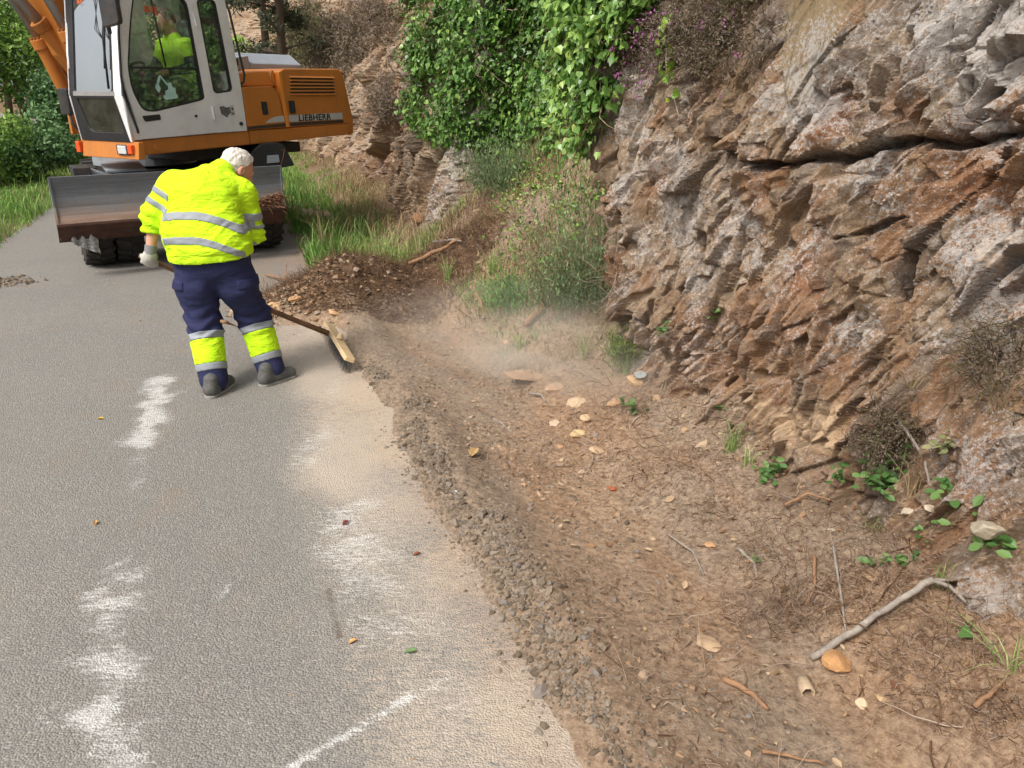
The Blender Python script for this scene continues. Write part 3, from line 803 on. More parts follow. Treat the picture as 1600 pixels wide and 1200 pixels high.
win_r = round_poly([(1.035, 2.745), (1.107, 1.80), (1.345, 1.825), (1.372, 1.86), (1.285, 2.765)], [.05, .06, .05, .04, .06])
pr = panel('rear_side_panel', rear_o, [win_r], 0.035, M_WHITE, cab, SIDE(0.0), 0.006)
c2x, c2y = 1.20, 2.28
panel('window_seal', win_r, [[(c2x+(y-c2x)*0.86, c2y+(z-c2y)*0.968) for y, z in win_r]], 0.03, M_BLACK, pr, SIDE(0.004))
panel('window_pane', [(c2x+(y-c2x)*0.95, c2y+(z-c2y)*0.98) for y, z in win_r], [], 0.004, M_GLASS, pr, SIDE(-0.004))
for (hy, hz, dy) in ((0.995, 2.55, -0.035), (1.065, 1.60, -0.01)):
    bm = bmesh.new(); bm_cyl(bm, (0.028, hy, hz-0.07), (0.028, hy+dy, hz+0.07), 0.012); obj_bm('hinge', bm, M_WHITE, door)
bm = bmesh.new(); bm_cyl(bm, (0.01, 1.433, 1.475), (0.035, 1.433, 1.475), 0.02); obj_bm('knob', bm, M_BLACK, pr)
st = panel('worn_patch', [(1.16, 1.665), (1.22, 1.672), (1.245, 1.655), (1.30, 1.66), (1.315, 1.60), (1.27, 1.575), (1.25, 1.545), (1.21, 1.57), (1.175, 1.585)], [], 0.002, simple('bare_metal', (0.12, 0.12, 0.12), 0.6, 0, 0.6, 40), pr, SIDE(0.0195))
sk = panel('safety_sticker', [(1.30, 1.675), (1.36, 1.68), (1.365, 1.565), (1.305, 1.56)], [], 0.002, M_SILVER, pr, SIDE(0.0187))
panel('pictogram', round_poly([(1.322, 1.655), (1.345, 1.655), (1.348, 1.625), (1.325, 1.622)], .01), [], 0.002, M_DSTRIPE, sk, SIDE(0.0205))
panel('pictogram', [(1.32, 1.60), (1.333, 1.60), (1.333, 1.58), (1.32, 1.58)], [], 0.002, M_DSTRIPE, sk, SIDE(0.0205))
panel('pictogram', [(1.342, 1.60), (1.355, 1.60), (1.355, 1.58), (1.342, 1.58)], [], 0.002, M_DSTRIPE, sk, SIDE(0.0205))
# A pillar, white, wraps the corner
apo = [(0.035, 1.362), (-0.005, 1.79), (0.045, 2.2), (0.145, 2.74), (0.185, 2.98), (0.245, 2.98), (0.175, 2.70), (0.075, 2.3), (0.035, 2.0), (0.02, 1.8), (0.138, 1.362)]
ap = panel('front_pillar', apo, [], 0.06, M_WHITE, cab, SIDE(-0.02), 0.004)
tube('grab_rail', [(0.030, 0.135, 2.75), (0.035, 0.055, 2.35), (0.035, 0.005, 1.98), (0.035, 0.00, 1.80), (0.035, 0.085, 1.47), (0.02, 0.10, 1.43)], 0.012, M_BLACK, ap)
# right side and rear
pright = panel('right_side_panel', [(0.035, 1.362), (0.0, 1.79), (0.04, 2.2), (0.14, 2.74), (0.18, 2.98), (1.36, 2.99), (1.50, 1.88), (1.51, 1.37)],
      [round_poly([(0.12, 1.85), (0.16, 2.10), (0.28, 2.80), (0.66, 2.80), (0.70, 1.85)], .08), round_poly([(1.02, 2.25), (1.0, 2.80), (1.20, 2.80), (1.27, 2.25)], .08)], 0.03, M_WHITE, cab, SIDE(-0.865), 0.004)
panel('window_pane', [(0.10, 1.83), (0.26, 2.82), (1.22, 2.82), (1.35, 1.83)], [], 0.004, M_GLASS, pright, SIDE(-0.865))
Mr = FRONT(1.50, 1.42, 1.38, 2.97, 0.0)
prear = panel('rear_panel', [(-0.85, 0), (-0.02, 0), (-0.02, 1.55), (-0.85, 1.55)], [round_poly([(-0.76, 0.62), (-0.10, 0.62), (-0.10, 1.38), (-0.76, 1.38)], .09)], 0.03, M_WHITE, cab, Mr)
panel('window_pane', [(-0.78, 0.6), (-0.08, 0.6), (-0.08, 1.4), (-0.78, 1.4)], [], 0.004, M_GLASS, prear, Mr)
Mt = Matrix(((1, 0, 0, 0), (0, 1, 0, 0), (0, 0, 1, 3.0), (0, 0, 0, 1)))
roof_ = panel('roof', round_poly([(-0.88, 0.14), (0.02, 0.14), (0.02, 1.38), (-0.88, 1.38)], .06), [round_poly([(-0.78, 0.34), (-0.10, 0.34), (-0.10, 1.22), (-0.78, 1.22)], .06)], 0.06, M_WHITE, cab, Mt, 0.01)
panel('added_roof_glass', [(-0.80, 0.32), (-0.08, 0.32), (-0.08, 1.24), (-0.80, 1.24)], [], 0.005, M_GLASS, roof_, Mt)  # hatch opening and its pane added, out of view, to light the driver
# front faces: upper screen and the lower one that slopes back
Mf = FRONT(-0.004, 1.79, 0.175, 2.94)
ufr = panel('windscreen_frame', [(-0.865, 0.0), (-0.105, 0.0), (-0.105, 1.19), (-0.865, 1.19)], [round_poly([(-0.785, 0.035), (-0.135, 0.035), (-0.135, 1.12), (-0.745, 1.12)], .04)], 0.03, M_BLACK, cab, Mf, 0.003)
panel('windscreen', [(-0.785, 0.02), (-0.10, 0.02), (-0.10, 1.13), (-0.785, 1.13)], [], 0.004, M_GLASSF, ufr, Mf)
panel('sill_strip', [(-0.80, -0.005), (-0.09, -0.005), (-0.09, 0.035), (-0.80, 0.035)], [], 0.036, simple('grey_trim', (0.22, 0.215, 0.21), 0.6), ufr, Mf, 0.003)
panel('edge_trim', [(-0.872, 0.0), (-0.862, 0.0), (-0.862, 1.19), (-0.872, 1.19)], [], 0.045, M_WHITE, ufr, Mf)
Ml = FRONT(0.032, 1.345, -0.004, 1.79)
lfr = panel('lower_frame', [(-0.85, 0.0), (-0.012, 0.0), (-0.105, 0.445), (-0.865, 0.445)], [round_poly([(-0.67, 0.08), (-0.065, 0.08), (-0.135, 0.42), (-0.765, 0.42)], [.09, .06, .02, .02])], 0.03, M_BLACK, cab, Ml, 0.003)
panel('lower_window', [(-0.76, 0.06), (-0.06, 0.06), (-0.12, 0.43), (-0.78, 0.43)], [], 0.004, M_GLASS, lfr, Ml)
panel('edge_trim', [(-0.858, 0.0), (-0.848, 0.0), (-0.862, 0.445), (-0.872, 0.445)], [], 0.045, M_WHITE, lfr, Ml)
panel('pillar_front', [(-0.010, 0.0), (0.016, 0.0), (0.016, 0.45), (-0.104, 0.45)], [], 0.03, M_WHITE, ap, Ml, 0.004)
# wiper and hoses on the screen
wp = bmesh.new()
bm_tube(wp, [Mf @ Vector(p) for p in ((-0.16, 0.06, 0.03), (-0.20, 0.55, 0.045), (-0.155, 1.05, 0.03))], [0.012, 0.010, 0.006], 6)
bm_tube(wp, [Mf @ Vector(p) for p in ((-0.20, 0.25, 0.035), (-0.185, 0.85, 0.035))], 0.012, 6)
obj_bm('wiper', wp, M_BLACK, ufr, smooth=True)
for k in range(3):
    tube('wiper_hose', [Mf @ Vector(p) for p in ((-0.205, 0.52, 0.04), (-0.26-0.03*k, 0.62, 0.05), (-0.36+0.045*k, 0.98, 0.03), (-0.38+0.05*k, 1.12, 0.02))], 0.004, M_BLACK, ufr, 5)
panel('pillar_front', [(-0.104, 0.0), (0.016, 0.0), (0.016, 1.19), (-0.104, 1.19)], [], 0.03, M_WHITE, ap, Mf, 0.006)
# writing on the glass
text('lettering', 'ag', 0.125, M_LETTER, ufr, Mf @ Matrix.Translation((-0.68, 0.885, 0.004)) @ Matrix.Rotation(0.02, 4, 'Z'), 0.004, 0.0006)
text('lettering', 'ndo', 0.125, M_LETTER, ufr, Mf @ Matrix.Translation((-0.41, 0.905, 0.004)) @ Matrix.Rotation(0.02, 4, 'Z'), 0.004, 0.0006)
MIR = Matrix.Diagonal((-1, 1, 1, 1))
text('lettering', 'Agu', 0.115, M_LETTERD, pr, SIDE(0.0) @ Matrix.Translation((1.268, 2.515, 0)) @ Matrix.Rotation(-0.05, 4, 'Z') @ MIR, 0.003, 0.0006)
text('lettering', 'gua', 0.115, M_LETTER, door, SIDE(0.0) @ Matrix.Translation((0.56, 2.585, 0)) @ MIR, 0.003, 0.0006)
# small pictogram of a digger on the door glass
SX = SIDE(0.001)
for poly in ([(0.42, 1.90), (0.435, 1.885), (0.475, 1.965), (0.46, 1.985), (0.445, 1.965), (0.425, 1.93)],
             [(0.46, 1.985), (0.478, 1.985), (0.545, 1.905), (0.535, 1.885)],
             [(0.405, 1.90), (0.44, 1.905), (0.455, 1.855), (0.435, 1.815), (0.41, 1.83), (0.395, 1.865)],
             [(0.545, 1.91), (0.59, 1.915), (0.60, 1.87), (0.635, 1.86), (0.63, 1.80), (0.50, 1.785), (0.505, 1.83), (0.545, 1.85)],
             round_poly([(0.475, 1.79), (0.64, 1.805), (0.65, 1.765), (0.62, 1.755), (0.49, 1.745), (0.472, 1.765)], .01)):
    panel('digger_sticker', poly, [], 0.0012, M_STICK, door, SX)
# inside the cab
cab_in = U(box('floor_mat', -0.82, -0.06, 0.12, 1.42, 1.42, 1.44, M_INT, exc, 0))
bm = bmesh.new(); bm_prism(bm, round_poly([(0.78, 1.72), (0.80, 1.83), (1.20, 1.85), (1.26, 1.72)], .04), -0.68, -0.22)
seat_ = U(obj_bm('seat', bm, M_SEAT, exc, bevel=0.02))
bm = bmesh.new(); bm_prism(bm, round_poly([(1.12, 1.80), (1.26, 2.58), (1.36, 2.58), (1.30, 1.78)], .04), -0.66, -0.24); obj_bm('backrest', bm, M_SEAT, seat_, bevel=0.03)
bm = bmesh.new(); bm_box(bm, -0.56, -0.34, 0.85, 1.2, 1.44, 1.73); obj_bm('seat_base', bm, M_INT, seat_, bevel=0.01)
for xx in (-0.74, -0.22):
    cns = box('side_console', xx-0.06, xx+0.06, 0.62, 1.25, 1.80, 1.93, M_INT, seat_, 0.02)
    tube('joystick', [(xx, 0.68, 1.92), (xx, 0.66, 2.02), (xx+.01, 0.65, 2.09)], [0.012, 0.018, 0.024], M_BLACK, cns)
sc_ = U(tube('steering_column', [(-0.45, 0.22, 1.44), (-0.45, 0.32, 1.75), (-0.45, 0.42, 2.0)], [0.05, 0.04, 0.03], M_INT, exc))
bm = bmesh.new()
pts = [Vector((-0.45+0.19*math.cos(t), 0.42+0.15*math.sin(t), 2.02+0.10*math.sin(t))) for t in np.linspace(0, 2*math.pi, 25)]
bm_tube(bm, pts, 0.014, 6); obj_bm('steering_wheel', bm, M_BLACK, sc_, smooth=True)

# ---- mirrors
mr = U(tube('left_mirror_arm', [(0.03, -0.03, 2.36), (0.10, -0.08, 2.46), (0.10, -0.06, 2.62), (0.16, -0.05, 2.64)], 0.018, M_BLACK, exc))
bm = bmesh.new(); bm_prism(bm, round_poly([(0.03, 2.40), (0.29, 2.43), (0.29, 2.80), (0.03, 2.80)], .035), -0.10, -0.045, 'y'); obj_bm('mirror', bm, M_DKMET, mr, bevel=0.012)
mr2 = U(tube('right_mirror_arm', [(-0.88, 0.04, 1.42), (-0.95, 0.0, 1.50), (-1.0, 0.0, 1.72)], 0.014, M_BLACK, exc))
bm = bmesh.new(); bm_prism(bm, round_poly([(-1.10, 1.59), (-0.93, 1.59), (-0.92, 1.86), (-1.09, 1.86)], .03), -0.02, 0.03, 'y'); obj_bm('mirror', bm, M_DKMET, mr2, bevel=0.012)

# ---- engine house
hood = U(prism('engine_hood', round_poly([(2.165, 1.405), (2.145, 1.9), (2.14, 2.05), (2.20, 2.085), (3.17, 2.10), (3.215, 2.06), (3.30, 1.41)], [0, .1, .03, .03, .03, .04, .0]), -2.45, 0.0, M_ORANGE, exc, 0.014, seg=3))
pil = U(prism('hood_pillar', [(2.10, 2.045), (2.145, 2.06), (2.152, 1.88), (2.20, 1.405), (2.14, 1.405), (2.105, 1.88)], -0.5, 0.018, m_paint('orange_bright', lin('#dd8836'), 0.15), exc, 0.006))
cw = U(prism('counterweight', round_poly([(3.222, 2.095), (3.25, 2.06), (3.40, 1.46), (3.38, 1.27), (3.30, 1.27), (3.305, 1.41)], [.02, .03, .06, .03, 0, 0]), -2.42, -0.02, M_ORANGE, exc, 0.02, seg=3))
# vents
vt = panel('vent', [(2.275, 1.785), (2.29, 1.985), (3.045, 1.992), (3.05, 1.788)], [], 0.004, M_DSTRIPE, hood, SIDE(0.0025))
for k in range(6):
    z0 = 1.787 + k*0.0405; f = k/6
    bm = bmesh.new()
    bm_prism(bm, [(0.0, z0-0.004), (0.022, z0-0.004), (0.004, z0+0.016), (0.0, z0+0.016)], 2.265+0.012*f, 3.06, 'y')
    # (x,z) profile along y
    obj_bm('vent_slat', bm, M_ORANGE, vt)
# side compartment
bm = bmesh.new(); bm_prism(bm, round_poly([(1.535, 1.395), (1.52, 1.875), (1.98, 1.885), (2.06, 1.83), (2.135, 1.405)], [0, .03, .04, .08, 0]), -0.6, 0.012)
comp = U(obj_bm('side_compartment', bm, M_ORANGE, exc, bevel=0.014, seg=3))
bm = bmesh.new(); bm_prism(bm, [(1.50, 1.88), (1.49, 2.02), (1.80, 2.05), (2.095, 2.06), (2.105, 1.88)], -2.3, -0.05)
lid = U(obj_bm('compartment_lid', bm, m_paint('orange_top', lin('#d9833a'), 0.2), exc, bevel=0.02, seg=3))
tube('handrail', [(0.0, 2.02, 2.05), (0.04, 1.97, 2.055), (0.05, 1.93, 2.01), (0.05, 1.935, 1.95), (0.045, 1.99, 1.90), (0.0, 2.06, 1.885)], 0.011, M_ORANGE, comp)
for (p, y0, z0) in ((comp, 1.775, 1.565), (hood, 2.225, 1.57)):
    bm = bmesh.new(); bm_prism(bm, round_poly([(y0, z0+0.145), (y0+0.085, z0+0.148), (y0+0.095, z0), (y0+0.01, z0-0.002)], .01), -0.01, 0.020); lt = obj_bm('latch', bm, M_BLACK, p, bevel=0.004)
    bm = bmesh.new(); bm_box(bm, 0.012, 0.028, y0+0.03, y0+0.065, z0+0.05, z0+0.10); obj_bm('latch_lever', bm, M_DKMET, lt, bevel=0.004)
# stripes and the maker's name
panel('stripe', [(2.205, 1.468), (2.205, 1.548), (3.168, 1.555), (3.175, 1.475)], [], 0.0015, M_SILVER, hood, SIDE(0.0015))
panel('stripe', [(2.198, 1.418), (2.20, 1.458), (3.18, 1.466), (3.188, 1.425)], [], 0.0015, M_DSTRIPE, hood, SIDE(0.0015))
panel('stripe', [(1.81, 1.468), (1.87, 1.505), (1.96, 1.535), (2.04, 1.542), (2.112, 1.545), (2.122, 1.474)], [], 0.0015, M_SILVER, comp, SIDE(0.0135))
panel('stripe', [(1.53, 1.405), (1.53, 1.438), (2.125, 1.458), (2.13, 1.418)], [], 0.0015, M_DSTRIPE, comp, SIDE(0.0135))
for dx_, dz_ in ((0, 0), (0.005, 0.0), (0.0025, 0.003), (0.0025, -0.002)):
    text('brand_lettering', 'LIEBHERR', 0.106, M_BLACK, hood, SIDE(0.004+dx_*0.1+dz_*0.05) @ Matrix.Translation((2.362+dx_, 1.475+dz_, 0)), 0.0, 0.0012, sx=1.24, space=1.05)
# grey cover on top
gc = U(prism('engine_cover', [(-0.75, 2.085), (-0.75, 2.16), (-0.95, 2.29), (-2.2, 2.29), (-2.3, 2.085)], 2.35, 3.25, M_GREYP, exc, 0.012, axis='y'))
gc2 = U(prism('grey_tank', [(1.95, 2.06), (1.95, 2.20), (2.34, 2.25), (2.345, 2.08)], -2.2, -0.75, M_GREYP, exc, 0.01))
box('tank_latch', -0.76, -0.735, 2.10, 2.16, 2.13, 2.21, M_DKMET, gc2, 0.004)
U(tube('cab_handrail', [(-0.06, 1.43, 2.80), (0.02, 1.455, 2.68), (0.03, 1.50, 2.35), (0.03, 1.56, 2.0), (0.02, 1.545, 1.93), (-0.02, 1.505, 1.89)], 0.013, M_BLACK, exc))

# ---- boom and lift cylinders
def cyl_pair(x, p_foot, p_gland, p_rod, rb, rr):
    b = bmesh.new(); bm_cyl(b, (x, *p_foot), (x, *p_gland), rb, n=24); brl = U(obj_bm('cylinder_barrel', b, M_ORANGE, exc, smooth=False, bevel=0.004))
    d = (Vector((0, *p_gland))-Vector((0, *p_foot))).normalized()*0.09
    b = bmesh.new(); g0 = Vector((x, *p_gland))-d; bm_cyl(b, g0, g0+d*1.15, rb+0.018, n=24); gl = obj_bm('gland', b, M_ORANGE, brl, bevel=0.006)
    b = bmesh.new(); bm_cyl(b, (x, *p_gland), (x, *p_rod), rr, n=20); obj_bm('piston_rod', b, M_CHROME, brl, smooth=True)
    a = (Vector((0, 1, 0)) if True else None)
    b = bmesh.new()
    for i in range(12):
        t = 2*math.pi*i/12; n1 = Vector((1, 0, 0)); n2 = d.normalized().cross(n1)
        q = g0 + d*1.1 + (n1*math.cos(t)+n2*math.sin(t))*(rb+0.002); bm_cyl(b, q, q+d.normalized()*0.028, 0.013, n=6)
    obj_bm('gland_bolts', b, M_MUD, gl)
    tb = Vector((x, *p_foot)) ; nn = d.normalized().cross(Vector((1, 0, 0)))
    tube('oil_pipe', [tb+nn*(rb+.03)+d*1.0, Vector((x, *p_gland))-d*1.3+nn*(rb+.03), Vector((x, *p_gland))-d*0.4+nn*(rb-.0)], 0.013, M_ORANGE, brl, 6)
cyl_pair(-1.66, (0.55, 1.42), (0.225, 2.36), (-0.35, 3.45), 0.075, 0.042)
cyl_pair(-0.98, (0.46, 1.42), (0.150, 2.42), (-0.50, 3.75), 0.075, 0.042)
b = bmesh.new(); bm_prism(b, [(0.75, 1.5), (1.1, 1.6), (0.5, 3.0), (-0.3, 4.6), (-0.75, 4.45), (-0.02, 2.9), (0.25, 2.2)], -1.52, -1.12)
U(obj_bm('boom', b, M_ORANGE, exc, bevel=0.015))
b = bmesh.new(); bm_cyl(b, (-1.32, 0.40, 2.10), (-1.32, 0.085, 2.50), 0.085, n=24); bl = U(obj_bm('hose_barrel', b, M_ORANGE, exc, bevel=0.004))
b = bmesh.new(); bm_cyl(b, (-1.32, 0.085, 2.50), (-1.32, -0.42, 3.15), 0.055, n=20); obj_bm('piston_rod', b, M_CHROME, bl, smooth=True)
hb = bmesh.new(); bm_cyl(hb, (-1.32, 0.12, 2.455), (-1.32, 0.06, 2.53), 0.098, n=24); obj_bm('gland', hb, M_MUD, bl, bevel=0.006)
for k, xx in enumerate((-1.05, -1.2, -1.5)):
    U(tube('hydraulic_hose', [(xx, 0.7, 1.5), (xx-.02, 0.55-.05*k, 1.75), (xx+.03, 0.48, 2.1), (xx, 0.42, 2.35), (xx, 0.35, 2.9)], 0.018, M_BLACK, exc, 6))
for sx in (-1.60, -1.04):
    U(prism('boom_foot_plate', [(0.35, 1.36), (0.35, 1.62), (0.62, 1.95), (0.95, 1.95), (1.2, 1.38)], sx-0.02, sx+0.02, M_ORANGE, exc, 0.006))

# ---- undercarriage
b = bmesh.new(); bm_cyl(b, (0, 0, 0.98), (0, 0, 1.12), 0.60, n=40); Cc(obj_bm('slewing_ring', b, M_GREYP, exc, bevel=0.01))
b = bmesh.new(); bm_prism(b, [(-0.42, 0.55), (-0.42, 0.95), (0.42, 0.95), (0.42, 0.55)], -1.55, 1.6, 'y'); Cc(obj_bm('chassis', b, M_DKMET, exc, bevel=0.02))
ax = []
for yy in (-1.22, 1.22):
    b = bmesh.new(); bm_tube(b, [(-0.7, yy, 0.47), (-0.4, yy, 0.47), (-0.2, yy, 0.47), (0, yy, 0.48), (0.2, yy, 0.47), (0.4, yy, 0.47), (1.2, yy, 0.47)], [0.09, 0.10, 0.15, 0.22, 0.15, 0.10, 0.09], 14)
    Cc(obj_bm('axle', b, M_DKMET, exc, smooth=True))
def make_wheel():
    w = bmesh.new()
    prof = [(-0.13, 0.30), (-0.145, 0.38), (-0.14, 0.46), (-0.12, 0.495), (0, 0.505), (0.12, 0.495), (0.14, 0.46), (0.145, 0.38), (0.13, 0.30)]
    n = 48; rings = []
    for i in range(n):
        t = 2*math.pi*i/n
        rings.append([w.verts.new((x, r*math.cos(t), r*math.sin(t))) for x, r in prof])
    for i in range(n):
        for k in range(len(prof)-1): w.faces.new((rings[i][k], rings[i][k+1], rings[(i+1) % n][k+1], rings[(i+1) % n][k]))
    for i in range(22):
        for sd in (-1, 1):
            t0 = 2*math.pi*(i + (0.5 if sd > 0 else 0))/22
            q = []
            for (x, tt, r) in ((0.005, 0.10, 0.502), (0.005, -0.02, 0.502), (0.138, -0.10, 0.478), (0.138, 0.02, 0.478), (0.005, 0.085, 0.533), (0.005, -0.005, 0.533), (0.146, -0.085, 0.512), (0.146, 0.005, 0.512)):
                a = t0 + tt*1.0; q.append(w.verts.new((sd*x, r*math.cos(a), r*math.sin(a))))
            for f in ((0, 1, 2, 3), (4, 5, 6, 7), (0, 1, 5, 4), (1, 2, 6, 5), (2, 3, 7, 6), (3, 0, 4, 7)): w.faces.new([q[j] for j in f])
    tyre = bpy.data.meshes.new('tyre'); bmesh.ops.recalc_face_normals(w, faces=w.faces); w.to_mesh(tyre); w.free(); tyre.materials.append(M_TYRE)
    w = bmesh.new()
    for sx in (-1, 1):
        bm_cyl(w, (sx*0.12, 0, 0), (sx*0.05, 0, 0), 0.30, 0.26, 32)
    bm_cyl(w, (-0.10, 0, 0), (0.10, 0, 0), 0.14, 0.14, 20)
    rim = bpy.data.meshes.new('rim'); w.to_mesh(rim); w.free(); rim.materials.append(M_GREYP)
    return tyre, rim
ty_, rim_ = make_wheel()
for yy in (-1.22, 1.22):
    for sd in (-1, 1):
        b = bmesh.new(); bm_cyl(b, (sd*0.40+0.1, yy, 0.49), (sd*(0.98-(0.36 if (yy > 0 and sd < 0) else 0))+0.1, yy, 0.49), 0.16, n=24)
        hub = Cc(obj_bm('wheel', b, M_DKMET, exc, bevel=0.01))
        ins = 0.34 if (yy > 0 and sd < 0) else 0.0
        for xx in (0.62-ins, 0.93-ins):
            for nm_, me_ in (('tyre', ty_), ('rim', rim_)):
                o = link(bpy.data.objects.new(nm_, me_), hub); o.location = (sd*xx + 0.10, yy, 0.49); o.scale = (1, 0.925, 0.925); o.rotation_euler = (0.37*yy+xx, 0, 0)
# blade: curved plate with a cutting edge that rakes back
bl_prof = [(-1.99, 1.045), (-2.015, 1.045), (-1.985, 0.95), (-1.965, 0.84), (-1.965, 0.74), (-1.99, 0.66), (-2.035, 0.585), (-1.83, 0.40), (-1.79, 0.42), (-1.95, 0.585), (-1.925, 0.70), (-1.93, 0.9)]
blade = Cc(prism('blade', bl_prof, -1.20, 1.10, M_BLADE, exc, 0.004))
M_EDGE = simple('rusty_edge', lin('#4e3327'), 0.8, 0.1, 0.35, 8, 0.5, 30)
prism('cutting_edge', [(-2.042, 0.588), (-1.835, 0.392), (-1.81, 0.372), (-2.045, 0.565)], -1.21, 1.11, M_EDGE, blade, 0.003)
for xx in (-1.205, 1.085):
    prism('side_plate', [(-2.02, 1.05), (-1.90, 0.95), (-1.80, 0.42), (-1.85, 0.40), (-2.04, 0.58), (-1.985, 0.75)], xx, xx+0.02, M_BLADE, blade, 0.003)
prism('seam', [(-1.988, 0.95), (-1.969, 0.84), (-1.969, 0.74), (-1.975, 0.74), (-1.975, 0.84), (-1.994, 0.95)], -0.02, -0.008, M_DSTRIPE, blade, 0)
for xx in (-0.55, 0.55):
    Cc(prism('blade_arm', [(-1.93, 0.90), (-1.93, 0.45), (-1.4, 0.5), (-0.9, 0.62), (-0.9, 0.86), (-1.5, 0.80)], xx-0.05, xx+0.05, M_DKMET, exc, 0.008))
# step arms with end block, at both sides
for sd in (-1, 1):
    b = bmesh.new(); bm_prism(b, [(-0.40*sd, 0.70), (-0.46*sd, 0.93), (-0.80*sd, 1.06), (-0.80*sd, 0.98), (-0.55*sd, 0.72)][::(1 if sd > 0 else -1)], -1.35, -1.0, 'y'); sa = Cc(obj_bm('step_arm', b, M_GREYP, exc, bevel=0.006))
    if sd > 0: box('step_block', -0.93, -0.76, -1.4, -0.95, 0.99, 1.07, M_DKMET, sa, 0.006)
Cc(prism('step_plate', [(-1.45, 1.035), (-1.0, 1.075), (-0.6, 1.075), (-0.55, 1.05), (-1.0, 1.05), (-1.45, 1.01)], -0.62, -0.22, M_GREYP, exc, 0.004))
# black mudguard at the far right with a pale plate and a wire
b = bmesh.new(); mg = round_poly([(0.84, 0.88), (0.92, 1.0), (1.02, 1.18), (1.15, 1.245), (1.34, 1.245), (1.40, 1.20), (1.50, 0.97)], [0, .05, .08, .1, .05, .05, 0])
bm_prism(b, mg, -1.25, -1.20, 'y'); mgo = Cc(obj_bm('mudguard', b, M_BLACK, exc, bevel=0.006))
b = bmesh.new(); bm_prism(b, [(mg_[0], mg_[1]) for mg_ in mg], -1.20, -0.6, 'y'); obj_bm('mudguard_shell', b, M_BLACK, mgo)
prism('plate', [(1.16, 1.01), (1.17, 1.10), (1.31, 1.105), (1.315, 1.015)], -1.262, -1.252, M_GREYP, mgo, 0.003, axis='y')
tube('wire', [(1.31, -1.265, 0.96), (1.36, -1.27, 1.07), (1.385, -1.265, 1.16), (1.35, -1.26, 1.155)], 0.004, M_MUD, mgo, 5)
# white rag under the blade
rg = bmesh.new()
N = 14
gr = [[rg.verts.new((-1.10+0.24*i/N, -1.86-0.03*math.sin(i*1.3)+0.02*math.sin(j*1.9+i), 0.44-0.21*(j/N)*(0.35+0.65*i/N)+0.012*math.sin(3*i+j))) for j in range(N+1)] for i in range(N+1)]
for i in range(N):
    for j in range(N): rg.faces.new((gr[i][j], gr[i+1][j], gr[i+1][j+1], gr[i][j+1]))
rago = obj_bm('rag', rg, simple('rag_cloth', lin('#c9c9c6'), 0.95, 0, 0.1, 30, 0.3, 50), None, smooth=True)
sm_ = rago.modifiers.new('thick', 'SOLIDIFY'); sm_.thickness = 0.006
rago.matrix_world = Matrix.Translation(tuple(ex_C)) @ MC
tag(rago, 'crumpled white rag caught under the left end of the blade', 'rag')
# ================================================================== PEOPLE
def smin(a, b, k):
    h = np.clip(0.5+0.5*(b-a)/k, 0, 1)
    return b*(1-h) + a*h - k*h*(1-h)
def cone(P, a, b, ra, rb):
    a = np.asarray(a, float); b = np.asarray(b, float); ab = b-a
    t = np.clip(((P-a)@ab)/(ab@ab), 0, 1)
    return np.linalg.norm(P-a-t[..., None]*ab, axis=-1) - (ra+(rb-ra)*t)
def chain(P, pts, rs, k=0.02):
    d = None
    for i in range(len(pts)-1):
        e = cone(P, pts[i], pts[i+1], rs[i], rs[i+1])
        d = e if d is None else smin(d, e, k)
    return d
def elch(P, pts, lat, ra, rb, k=0.03):
    """chain of flattened cones: lat = sideways axis, ra = half width along it, rb = half depth"""
    d = None
    for i in range(len(pts)-1):
        a = np.asarray(pts[i], float); b = np.asarray(pts[i+1], float); ab = b-a
        t = np.clip(((P-a)@ab)/(ab@ab), 0, 1)
        q = P-a-t[..., None]*ab
        L0 = np.asarray(lat[i], float); L1 = np.asarray(lat[i+1], float)
        Lx = L0+(L1-L0)*t[..., None]; Lx = Lx/np.linalg.norm(Lx, axis=-1, keepdims=True)
        l = (q*Lx).sum(-1); f = np.sqrt(np.maximum((q*q).sum(-1)-l*l, 1e-12))
        A = ra[i]+(ra[i+1]-ra[i])*t; B = rb[i]+(rb[i+1]-rb[i])*t
        kk = ((np.abs(l)/A)**2.4+(f/B)**2.4)**(1/2.4)
        e = (kk-1)*np.minimum(A, B)
        d = e if d is None else smin(d, e, k)
    return d
def ellip(P, c, r, M=None):
    q = P-np.asarray(c, float)
    if M is not None: q = q@np.asarray(M, float)
    r = np.asarray(r, float)
    k0 = np.linalg.norm(q/r, axis=-1); k1 = np.linalg.norm(q/(r*r), axis=-1)
    return k0*(k0-1)/np.maximum(k1, 1e-9)
